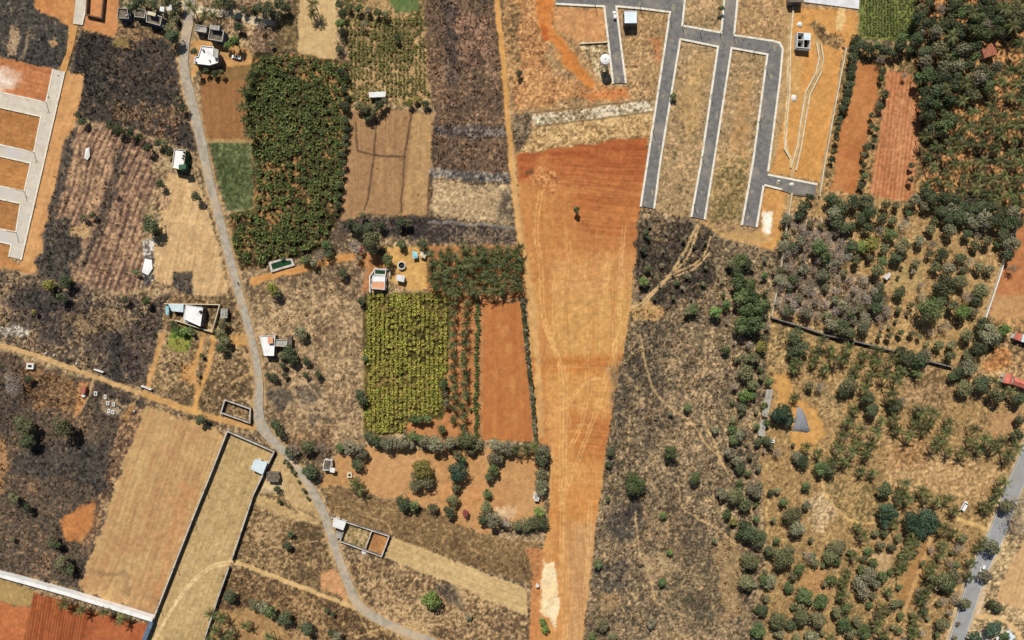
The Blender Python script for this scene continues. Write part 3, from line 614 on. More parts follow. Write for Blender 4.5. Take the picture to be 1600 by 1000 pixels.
layer([(1040,880),(1110,860),(1140,920),(1120,990),(1050,980),(1030,930)], scrub((96,86,68),(124,106,80),(156,132,98)), 8, 12, .8)
layer([(1000,800),(1060,790),(1090,830),(1070,870),(1010,860)], scrub((90,78,62),(120,100,76),(156,130,96)), 8, 10, .7)
layer([(985,478),(1012,470),(1040,484),(1030,500),(990,500)], soil((206,160,104),(176,138,92),14), 3, 4, .9)
layer([(1120,850),(1160,830),(1160,960),(1130,980)], soil((186,152,106),(166,134,92),14), 7, 9, .7)
layer([(1000,870),(1040,865),(1060,890),(1020,910),(1000,895)], soil((196,166,124),(176,146,106),14), 6, 8, .75)
layer([(940,930),(975,920),(970,950),(945,960)], soil((190,156,110),(170,136,96),14), 5, 6, .7)
for l_, w_ in (([(1090,350),(1076,380),(1060,410),(1044,432),(1020,456),(1000,474),(986,480)], 4.2), ([(1092,352),(1084,380),(1070,408),(1050,428),(1026,454),(1004,478)], 3.8), ([(1110,370),(1102,395),(1085,412),(1060,424),(1040,432)], 3.4), ([(1108,395),(1090,416),(1065,428),(1040,436)], 3.2),
               ([(1000,520),(1006,560),(1020,605),(1045,635),(1080,660),(1100,690),(1120,710),(1135,735)], 3.0), ([(1100,655),(1112,680),(1128,720),(1140,740)], 2.6), ([(1010,620),(986,650),(984,690)], 1.8), ([(994,800),(996,840),(1002,870)], 2.4), ([(1060,750),(1065,790),(1090,810),(1120,825),(1150,850)], 2.2), ([(1112,750),(1118,800),(1122,850)], 2.), ([(1080,600),(1100,570),(1105,530)], 2), ([(1020,910),(1025,940),(1060,960),(1085,968)], 2.4), ([(960,920),(975,960),(960,990)], 2)):
    stroke(l_, w_, (206,168,116), .8, .8 if l_[0][1] < 400 else 1.6, .95 if l_[0][1] < 400 else .8)
# goat paths elsewhere
for l_, w_ in (([(565,866),(563,900),(560,920)], 2.4), ([(600,880),(596,905),(610,928),(606,950),(600,965)], 2.6), ([(610,926),(640,918),(652,900)], 2), ([(620,960),(650,944),(672,945)], 2.2), ([(650,980),(690,965),(715,950)], 2), ([(400,860),(440,855),(495,845)], 2.2), ([(445,760),(458,790),(475,805),(500,814)], 3), ([(560,805),(600,815),(612,835)], 2), ([(670,905),(664,920)], 2), ([(70,617),(118,620)], 1.6), ([(146,588),(140,612),(125,640),(114,652)], 4), ([(217,620),(208,632),(190,636),(180,628)], 2.4), ([(560,960),(575,990)], 2.5)):
    stroke(l_, w_, (196,160,112), .8, 1.5, .85)
layer([(124,600),(138,598),(134,622),(120,652),(112,652),(120,625)], soil((200,142,90),(184,126,80)), 2, 2, .9)
layer([(160,622),(182,622),(188,640),(176,652),(158,642)], soil((196,176,146),(150,124,98),14), 3, 4, .85)
layer([(190,650),(205,630),(212,630),(196,660)], soil((196,146,92),(180,130,82)), 2, 2, .9)
# earth tracks in the west
stroke([(-40,538),(0,541),(30,547),(70,560),(110,575),(150,590),(190,603),(225,616),(262,630),(300,643),(350,657),(400,668)], 7, (206,164,110), 1, 1, 1, 'dirt_track', rut=(180,138,92))
stroke([(225,616),(300,643),(350,657),(400,668)], 10, (202,150,92), 1.5, 1, .9, rut=(186,134,80))
stroke([(254,524),(246,550),(238,580),(230,606)], 8, (196,144,90), 1.5, 1.5, .9, 'dirt_track')
stroke([(318,524),(312,545),(304,570),(300,590),(308,605),(306,640)], 7, (204,148,88), 2, 1.5, .95, 'dirt_track')
stroke([(333,522),(328,560),(318,595),(308,620),(304,640)], 7, (204,148,88), 1.5, 1.2, .95, 'dirt_track')
layer([(284,575),(300,565),(308,590),(296,598),(282,592)], soil((206,152,94),(196,140,86)), 2, 3, .9)
layer([(356,524),(392,520),(396,542),(362,540)], soil((210,158,96),(196,144,88)), 3, 3, .95, dn=.03)
for l_ in ([(380,545),(392,575),(398,585)], [(360,600),(380,588),(398,582)]): stroke(l_, 2.5, (200,158,104), 1, 1.5, .85)
layer([(268,508),(306,514),(300,530),(290,552),(262,542),(264,524)], scrub((72,100,40),(96,122,50),(140,142,70),-.3,.4), 1.5, 2, .95)
layer([(264,530),(296,528),(290,552),(262,544)], soil((150,142,70),(136,130,62)), 1.5, 1.5, .9)
stroke([(360,876),(400,890),(440,906),(480,922),(520,938),(556,950)], 7, (212,174,118), 1.2, 1, 1, 'dirt_track', rut=(188,148,98))
stroke([(556,996),(580,988),(604,982)], 3, (206,166,112), 1, 1, .9)
# sandy shoulders of the metalled roads
VR = [(298,-20,17),(296,12,17),(293,40,16),(289,66,14.5),(287,95,14),(291,125,14.5),(298,152,15),(304,176,15),(311,205,15),(316,228,15),(321,255,13.5),(332,302,13),(345,350,13),(358,400,13),(372,452,13),(387,506,12),(399,555,11.5),(405,600,12),(404,640,14),(408,664,18),(424,686,14),(450,712,12),(473,744,12),(493,776,13),(507,806,13),(518,838,13),(530,874,13),(545,914,13),(558,943,14),(588,966,13),(630,986,13),(685,1008,13),(760,1045,13)]
HW = [(1660,590,25),(1620,680,25),(1598,733,25),(1586,758,25),(1559,831,25),(1536,880,25),(1520,922,25),(1496,998,24),(1470,1080,24),(1440,1180,24)]
stroke([(a_, b_) for a_, b_, c_ in VR], 19, (196,158,108), 2.5, 2, .8)
stroke([(a_, b_) for a_, b_, c_ in HW], 34, (206,180,140), 2.5, 2.5, .85)

# relief: rough land is lumpy, worked soil smooth
rough_ = .03 + .16 * den
zz += rough_ * (.6*NZ[4] + .5*NZ[8] + .4*NZ[2] + .5*NZ[14]) * .6 - .42
inner = (np.abs(X - 800) < 860) & (np.abs(Y - 500) < 560)
zz = np.where(inner, zz, -.42)
# the sheet is handed out to the named pieces of land
nj, ni = X.shape
vid = np.arange(nj * ni).reshape(nj, ni)
quads = np.stack([vid[1:, :-1], vid[1:, 1:], vid[:-1, 1:], vid[:-1, :-1]], -1).reshape(-1, 4)
fr = reg[:-1, :-1].ravel()
far_ = np.clip((np.maximum(np.abs(X - 800) - 824, np.abs(Y - 500) - 524)) / 40, 0, 1)      # the land beyond goes on as plain dry country
col = lerp(col, c3((136, 113, 84)) * (1 + .12 * NZ[150])[..., None], far_)
lum = (col * np.array([.3, .55, .15])).sum(-1, keepdims=True)
sat = (col.max(-1) - col.min(-1)) / (col.max(-1) + 1e-6)
wS = np.clip((sat - .40) / .22, 0, 1)[..., None]
col = (lum + (col - lum) * .92) * (np.array([1.045, 1.045, 1.035]) * (1 - wS) + np.array([1.05, 1.075, 1.03]) * wS)                      # the dry season has bleached everything a little
lin = np.clip(s2l(np.clip(col, .02, 1)) / KEXP, .008, .85).reshape(-1, 3)
grain = np.clip(.30 + .70 * den, 0, 1).ravel()
VW = np.stack([(X - 800) * S, (500 - Y) * S, zz], -1).reshape(-1, 3)
for r_ in np.unique(fr):
    fq = quads[fr == r_]
    u, inv = np.unique(fq, return_inverse=True)
    o = mobj(REG[r_], mesh_np(REG[r_], VW[u], inv.reshape(-1, 4), lin[u], M['ground'], True, grain[u]))
    tag(o, kind='structure')
GZ = -.42

# ------------------------------------------------------------------ metalled roads
def road(name, pts, mat, z=.02, kerb=None):
    d = dens(pts, 10)
    L, R = offs([P(a, b) for a, b, c in d], [c * S for a, b, c in d])
    return tag(MB().strip(L, R, -.8, z).build(name, mat), kind='structure')
road('village_road', VR, M['old_asphalt'])
hw = road('highway', HW, M['highway'])
mk = MB()
M['paint'] = surf('road_paint', A(225, 225, 220), A(240, 240, 235), 1, .8)
for s_ in (-1, 1):
    d = dens(HW, 10); L, R = offs([P(a, b) for a, b, c in d], [(c - 1.6) * S for a, b, c in d])
    e = L if s_ < 0 else R
    l2, r2 = offs(e, .14); mk.strip(l2, r2, .0, .026)
mk.build('edge_line', M['paint'], hw)
def poly_road(name, poly, mat, z=.02):
    return tag(MB().prism([P(a, b)[:2] for a, b in poly], -.8, z).build(name, mat), kind='structure')
def kerbs(parent, lines, wd=1.0, h=.13, mat='kerb'):
    for l_ in lines:
        d = [P(a, b) for a, b in l_]
        L, R = offs(d, wd); MB().strip(L, R, -.7, h).build('kerb', M[mat], parent)
lay = poly_road('layout_road', [(868,-40),(1080,-40),(1072,0),(1066,40),(1127,51),(1134,0),(1138,-40),(1158,-40),(1154,0),(1147,55),(1208,64),(1218,68),(1222,76),(1218,120),(1206,215),(1198,272),(1276,287),(1273,306),(1234,301),(1194,290),(1181,355),(1160,352),(1177,250),(1199,85),(1143,75),(1115,250),(1100,343),(1081,339),(1096,250),(1123,73),(1063,61),(1031,250),(1021,326),(1002,322),(1012,250),(1047,19),(1000,13),(963,10),(970,70),(978,130),(958,130),(951,70),(945,10),(868,6)], M['asphalt'])
kerbs(lay, [[(868,6),(944,10),(951,70),(958,131)], [(978,130),(970,70),(963,10),(1000,13),(1047,19),(1012,250),(1001,323)], [(1022,326),(1032,250),(1063,61),(1122,73),(1096,250),(1080,339)],
            [(1101,343),(1116,250),(1143,75),(1199,85),(1177,250),(1159,352)], [(1074,-40),(1066,40),(1127,51),(1135,-40)], [(1156,-40),(1147,55),(1208,64),(1218,67),(1223,76),(1219,120),(1207,215),(1200,268)], [(1193,290),(1182,355)], [(1200,273),(1277,288)], [(1194,289),(1222,296)]])
_r = random.Random(9)
M['dust'] = surf('road_dust', A(146, 136, 120), A(172, 158, 136), .8, .95, .05)
for i_, (x_, y_) in enumerate([(1008,318),(1019,300),(1050,64),(1070,52),(1036,150),(1090,330),(1096,300),(1128,60),(1120,180),(1105,250),(1168,340),(1175,300),(1190,180),(1205,120),(1210,75),(1185,270),(1215,285),(950,40),(962,90),(966,125),(1000,6),(1052,12),(1030,230),(1150,66)]):
    rx, ry = _r.uniform(1.5, 3.6), _r.uniform(2.5, 7)
    bl = [(x_ + rx*math.cos(t)*_r.uniform(.6, 1.2), y_ + ry*math.sin(t)*_r.uniform(.6, 1.2)) for t in np.arange(12)*2*math.pi/12]
    MB().prism([P(a, b)[:2] for a, b in bl], .0, .024 + .0008*i_).build('dust_patch', M['dust'], lay)
plr = poly_road('plot_road', [(83,108),(101,112),(66,264),(34,406),(14,401),(18,382),(-40,372),(-40,350),(0,358),(25,363),(32,318),(0,311),(-40,303),(-40,282),(0,291),(38,299),(48,255),(0,244),(-40,235),(-40,217),(0,226),(53,238),(64,182),(0,168),(-40,160),(-40,135),(0,144),(72,160)], M['concrete_road'])
kerbs(plr, [[(83,108),(72,160),(0,144),(-40,135)], [(-40,160),(0,168),(64,182),(53,238),(0,226),(-40,217)], [(-40,235),(0,244),(48,255),(38,299),(0,291),(-40,282)], [(-40,303),(0,311),(32,318),(25,363),(0,358),(-40,350)], [(101,112),(66,264),(33,406)], [(-40,372),(0,378),(18,382),(14,401)]], .7)
pl2 = poly_road('plot_road', [(119,-40),(139,-40),(137,0),(128,39),(114,37),(118,0)], M['concrete_road']); kerbs(pl2, [[(139,-40),(137,0),(128,39)]], .7)
poly_road('path', [(107,38),(121,40),(115,70),(106,100),(103,113),(92,109),(104,80)], surf('sandy_earth', A(200,146,88), A(214,164,102), .4, .95, .05, .1, A(184,130,78), .1), -.2)
# ------------------------------------------------------------------ plants
def unit(v): return v / (np.linalg.norm(v, axis=-1, keepdims=True) + 1e-9)
def leaf_quads(pos, nrm, size, asp=.55, r=rng):
    t = unit(np.cross(nrm, r.normal(size=pos.shape))); b = np.cross(nrm, t)
    s_ = size[:, None]
    V = np.stack([pos - t*s_, pos - b*s_*asp, pos + t*s_, pos + b*s_*asp], 1)
    return V.reshape(-1, 3)
LC = {   # foliage albedo
 'D': ((.042, .054, .027), (.098, .112, .056)), 'G': ((.062, .092, .034), (.132, .164, .068)), 'O': ((.085, .088, .042), (.190, .178, .092)),
 'S': ((.104, .100, .058), (.235, .222, .140)), 'L': ((.078, .130, .034), (.175, .230, .070)), 'Y': ((.140, .138, .036), (.300, .265, .075)),
 'B': ((.170, .138, .098), (.360, .300, .225)), 'R': ((.200, .055, .055), (.380, .110, .110)), 'T': ((.030, .058, .036), (.066, .104, .062)), 'P': ((.210, .180, .150), (.400, .345, .290))}
def tube_np(pts, rad, n=6):
    V = []; F = []
    for i, (p, r_) in enumerate(zip(pts, rad)):
        d = unit(pts[min(i+1, len(pts)-1)] - pts[max(i-1, 0)]); u = unit(np.cross(d, [.3, .9, .2])); v = np.cross(d, u)
        for k in range(n): a = 2*np.pi*k/n; V.append(p + (u*np.cos(a) + v*np.sin(a))*r_)
    for i in range(len(pts)-1):
        for k in range(n): F.append((i*n+k, i*n+(k+1)%n, (i+1)*n+(k+1)%n, (i+1)*n+k))
    return np.array(V), np.array(F)
def join(parts):
    V = []; F = []; b = 0
    for v, f in parts: V.append(v); F.append(f + b); b += len(v)
    return np.concatenate(V), np.concatenate(F)
def tree_proto(kind, rad, seed, leaf=.42, tall=1.0):
    """broadleaf tree: tapered forked trunk, leafy lobes; returns (trunk mesh, crown mesh, height of crown centre)"""
    r = np.random.default_rng(seed)
    H = rad * 1.05 * tall + 1.3
    nl = int(5 + rad * 2.2); lob = []
    for i in range(nl):
        a = r.uniform(0, 2*np.pi); q = rad * .72 * math.sqrt(r.uniform(0, 1)); lr = rad * r.uniform(.26, .48)
        z = H + (rad*.55) * math.sqrt(max(0, 1 - (q/rad)**2)) * r.uniform(-.35, 1.0) * tall
        lob.append((q*math.cos(a)*r.uniform(.8, 1.15), q*math.sin(a)*r.uniform(.8, 1.15), z, lr))
    lob = np.array(lob)
    bare = kind in ('B', 'P')
    n = int((8.5 if not bare else 4.6) * rad * rad * 6.5 / (leaf / .42) ** 1.6) + 60
    w_ = lob[:, 3]**2; li = r.choice(nl, n, p=w_/w_.sum())
    d = unit(r.normal(size=(n, 3)) + np.array([0, 0, .45]))
    pos = lob[li, :3] + d * (lob[li, 3] * r.uniform(.7, 1.08, n))[:, None] * np.array([1, 1, .85])
    dome = r.uniform(0, 1, n) < (.36 if kind in 'OTY' else .26)               # leaves of the closed outer canopy
    a1, a2, p1, p2 = r.uniform(0, 6.28, 4); k1, k2 = r.integers(2, 5), r.integers(4, 8)
    dd = unit(r.normal(size=(n, 3)) + np.array([0, 0, .25])); dd[:, 2] = np.where(dd[:, 2] < -.35, -dd[:, 2], dd[:, 2])
    th = np.arctan2(dd[:, 1], dd[:, 0]); rr = rad * (.84 + .14*np.sin(k1*th + a1) + .10*np.sin(k2*th + a2)) * r.uniform(.88, 1.03, n)
    pos = np.where(dome[:, None], np.array([0, 0, H]) + dd * rr[:, None] * np.array([1, 1, .68*tall]), pos); d = np.where(dome[:, None], dd, d)
    c0, c1 = (np.array(c) * (1.25 if kind in 'BP' else 1.35) for c in LC[kind])
    tint = r.uniform(.15, .85, nl)[li] * .6 + r.uniform(0, 1, n) * .5
    cl = c0 + (c1 - c0) * np.clip(tint, 0, 1)[:, None]
    cl *= r.uniform(.8, 1.25, (n, 1))
    if bare:
        nr = unit(r.normal(size=(n, 3))); V = leaf_quads(pos, nr, r.uniform(.5, 1.0, n) * .75, .12, r)
    else:
        nr = unit(d + .5*r.normal(size=(n, 3)) + np.array([0, 0, .15])); V = leaf_quads(pos, nr, leaf * r.uniform(.6, 1.35, n), .6, r)
    F = np.arange(4*n).reshape(-1, 4)
    crown = mesh_np('crown', V, F, np.repeat(cl, 4, 0), M['dry'] if bare else M['leaf'])
    parts = []
    tr = max(.12, rad * .07); lean = r.normal(size=2) * .15 * rad
    fork = np.array([lean[0], lean[1], H * .55])
    parts.append(tube_np(np.array([[0, 0, -.6], [lean[0]*.3, lean[1]*.3, H*.25], fork]), [tr*1.3, tr, tr*.8]))
    for i in r.choice(nl, min(nl, 7 if bare else 4), replace=False):
        e = lob[i, :3]; m_ = (fork + e)/2 + r.normal(size=3)*.1*rad
        parts.append(tube_np(np.array([fork, m_, e]), [tr*.7, tr*.45, tr*.18], 5))
    V, F = join(parts)
    return mesh_np('trunk', V, F, None, M['bark'], True), crown, H + rad*.25
def palm_proto(seed, Ht=6.0, L=4.1, nf=15, col0=(.028, .042, .015), col1=(.165, .175, .060)):
    r = np.random.default_rng(seed); V = []; F = []; Cc = []
    c0, c1 = np.array(col0), np.array(col1); top = np.array([r.normal()*.3, r.normal()*.3, Ht])
    for i in range(nf):
        a = 2*np.pi*(i*.382 + r.uniform(-.03, .03)); e0 = math.radians(r.uniform(8, 62) if i % 3 else r.uniform(-25, 15)); ln = L*r.uniform(.82, 1.12)
        h = np.array([math.cos(a), math.sin(a), 0]); side = np.array([-h[1], h[0], 0]); base = c0 + (c1-c0)*r.uniform(0, 1); side_lean = r.uniform(-.15, .15)
        if r.uniform() < .05: base = np.array([.17, .125, .07])
        ns = 9; pts = []; el = e0; p = top.copy()
        for k in range(ns+1):
            pts.append(p.copy()); st = ln/ns; p = p + (h*math.cos(el) + side*side_lean*k/ns + np.array([0, 0, math.sin(el)]))*st; el -= math.radians(9.5 + r.uniform(-2, 3))
        pts = np.array(pts)
        for k in range(ns):
            f_ = (k+.5)/ns; wd = L*.24*math.sin(math.pi*(.18 + .80*f_))**.7
            t = unit(pts[k+1]-pts[k])
            for s_ in (-1, 1):
                for j in range(2):
                    b0 = pts[k] + (pts[k+1]-pts[k])*(j*.5 + .02); b1 = pts[k] + (pts[k+1]-pts[k])*(j*.5 + .47)
                    tip = b0 + (side*s_*.86 + t*.55 + np.array([0, 0, -.38]))*wd*r.uniform(.85, 1.1)
                    i0 = len(V); V += [b0, b1, tip + t*.06]; F.append((i0, i0+1, i0+2)); cc = base*r.uniform(.75, 1.25); Cc += [cc]*3
    crown = mesh_np('crown', np.array(V), np.array(F), np.array(Cc), M['frond'])
    tv, tf = tube_np(np.array([[0, 0, -.6], [top[0]*.3+.1, top[1]*.3, Ht*.35], [top[0]*.8, top[1]*.8, Ht*.75], top]), [.24, .17, .14, .13], 6)
    return mesh_np('trunk', tv, tf, None, M['bark'], True), crown, Ht
def banana_arr(seed, c0, c1, L=2.3, h=1.5, nl=9):
    r = np.random.default_rng(seed); V = []; F = []; Cc = []; c0 = np.array(c0); c1 = np.array(c1)
    for i in range(nl):
        a = 2*np.pi*(i*.382 + r.uniform(-.05, .05)); el = math.radians(r.uniform(5, 70)); ln = L*r.uniform(.7, 1.15); wd = .30*r.uniform(.8, 1.3)
        hv = np.array([math.cos(a), math.sin(a), 0]); sd_ = np.array([-hv[1], hv[0], 0]); p = np.array([0, 0, h]); cc = (c0+(c1-c0)*r.uniform(0, 1))
        if r.uniform() < .14: cc = np.array([.15, .11, .05])
        i0 = len(V)
        for k, wk in enumerate((.12, .9, 1.0, .1)):
            V += [p + sd_*wd*wk - np.array([0, 0, .06]), p, p - sd_*wd*wk - np.array([0, 0, .06])]; Cc += [cc*r.uniform(.85, 1.15)]*3
            p = p + (hv*math.cos(el) + np.array([0, 0, math.sin(el)]))*ln/3; el -= math.radians(26)
        for k in range(3):
            b = i0 + 3*k; F += [(b, b+1, b+4, b+3), (b+1, b+2, b+5, b+4)]
    i0 = len(V)
    for z, rr in ((-.5, .16), (h, .1)):
        for k in range(4): V.append(np.array([rr*math.cos(k*1.571), rr*math.sin(k*1.571), z])); Cc.append(np.array([.12, .12, .05]))
    for k in range(4): F.append((i0+k, i0+(k+1) % 4, i0+4+(k+1) % 4, i0+4+k))
    return np.array(V), np.array(F), np.array(Cc)

# landmarks that labels refer to
LM = [(193,25,'the dark-roofed house at the top left'),(240,27,'the terrace house by the road top'),(338,52,'the blue-walled house near the white bungalow'),(323,88,'the big white bungalow'),(282,248,'the green-walled house'),(235,350,'the lone round tree'),
 (231,412,'the white tarpaulin'),(292,492,'the white house inside its wall'),(415,540,'the white L-shaped house'),(368,642,'the roofless walled plot'),(49,572,'the square concrete well'),(132,610,'the little red shrine'),(172,640,'the stone tombs'),
 (404,729,'the pale blue shed'),(426,746,'the dark square hut'),(512,728,'the small terrace hut'),(530,820,'the white roadside shed'),(590,436,'the salmon-roofed farmhouse'),(438,414,'the green pond'),(646,398,'the blue tarpaulin shelter'),(590,148,'the white plantation hut'),
 (985,27,'the pale blue square house'),(945,95,'the white water tower'),(1256,63,'the unfinished white house'),(1549,73,'the red tiled house'),(1590,527,'the red and white roof at right'),(1582,590,'the red farmhouse roof'),(1197,630,'the long grey shed'),(1250,660,'the grey stone heap'),
 (1388,432,'the small orchard shed'),(901,330,'the lone tree on red soil'),(838,776,'the small white hut by the strip'),(1505,790,'the parked white van'),(1534,886,'the white highway car'),(855,920,'the white sand patch'),(371,90,'the white pickup'),(570,863,'the white lime heap'),
 (120,905,'the long white wall'),(300,830,'the big walled field'),(790,580,'the bare red rectangle'),(985,440,'the fork of the dirt tracks'),(1040,150,'the first layout road'),(1170,340,'the layout road ends'),(1238,400,'the thin white wall'),(1350,535,'the dark boundary wall'),(1395,200,'the two red fields'),(1565,440,'the white orchard wall'),(1520,930,'the highway'),(700,890,'the pale stubble strip'),(435,905,'the lower dirt track'),(1430,900,'the short farm track'),(590,270,'the brown divided field'),(1050,900,'the southern scrubland'),(470,620,'the pasture paths'),(1450,640,'the brown grove clearing'),(1330,790,'the dry grove clearing'),(620,690,'the silver hedge row'),(730,580,'the red palm lanes'),(150,800,'the orange bare patch'),(60,640,'the burnt west field')]
ORD = ['nearest', 'second nearest', 'third nearest', 'fourth nearest', 'fifth nearest', 'sixth nearest', 'seventh nearest', 'eighth nearest', 'ninth nearest', 'tenth nearest', 'eleventh nearest', 'twelfth nearest', 'thirteenth nearest', 'fourteenth nearest', 'fifteenth nearest', 'sixteenth nearest', 'seventeenth nearest', 'eighteenth nearest', 'nineteenth nearest', 'twentieth nearest']
ADJ = {'D': 'dark green', 'G': 'mid green', 'O': 'olive green', 'S': 'silvery grey-green', 'L': 'bright green', 'Y': 'yellow-green', 'B': 'bare brown', 'R': 'red-flowering', 'T': 'deep blue-green', 'P': 'bare pale grey'}
pend = {}
def later(o, desc, x, y):      # label once every look-alike is known
    k = min(range(len(LM)), key=lambda i: (LM[i][0]-x)**2 + (LM[i][1]-y)**2)
    pend.setdefault((desc, k), []).append(((LM[k][0]-x)**2 + (LM[k][1]-y)**2, o))
def place(name, protos, x, y, scale, desc, cat, label=None, group=None, sz=1.0, zh=None):
    tm, cm, ch = protos
    h = ch * scale * sz + GZ
    b = P(x, y, h)
    o = empty(name, (b.x, b.y, GZ), random.uniform(0, 6.28)); o.scale = (scale, scale, scale * sz)
    mobj('trunk', tm, o); mobj('crown', cm, o)
    o['category'] = cat
    if label: o['label'] = label; o['group'] = group
    else: later(o, desc, x, y)
    return o
TP = {}
def tproto(kind, rad_m):
    b = 1.3 if rad_m < 1.9 else (2.6 if rad_m < 3.3 else (4.0 if rad_m < 5 else 6.0))
    v = random.randrange(3 if b > 2 else 2); key = (kind, b, v)
    if key not in TP: TP[key] = tree_proto(kind, b, 100 + len(TP), {1.3: .30, 2.6: .38, 4.0: .42, 6.0: .46}[b])
    return TP[key], b
TNAME = {'D': 'evergreen_tree', 'T': 'evergreen_tree', 'G': 'leafy_tree', 'L': 'leafy_tree', 'Y': 'leafy_tree', 'O': 'dry_leaved_tree', 'S': 'grey_leaved_tree', 'B': 'bare_tree', 'P': 'bare_tree', 'R': 'flowering_tree'}
def tree(x, y, r, kind, label=None, group=None, tall=None):
    rm = r * S * (.94 if kind in 'OB' and r < 13 else 1.01); pr, b = tproto(kind, rm)
    small = rm < 2.0
    desc = ('%s %s' % (ADJ[kind], 'shrub' if small else ('tree' if rm < 4.6 else 'large tree')))
    place('shrub' if small else TNAME[kind], pr, x, y, rm / b, desc, 'shrub' if small else 'tree', label, group, tall or random.uniform(.8, 1.1))
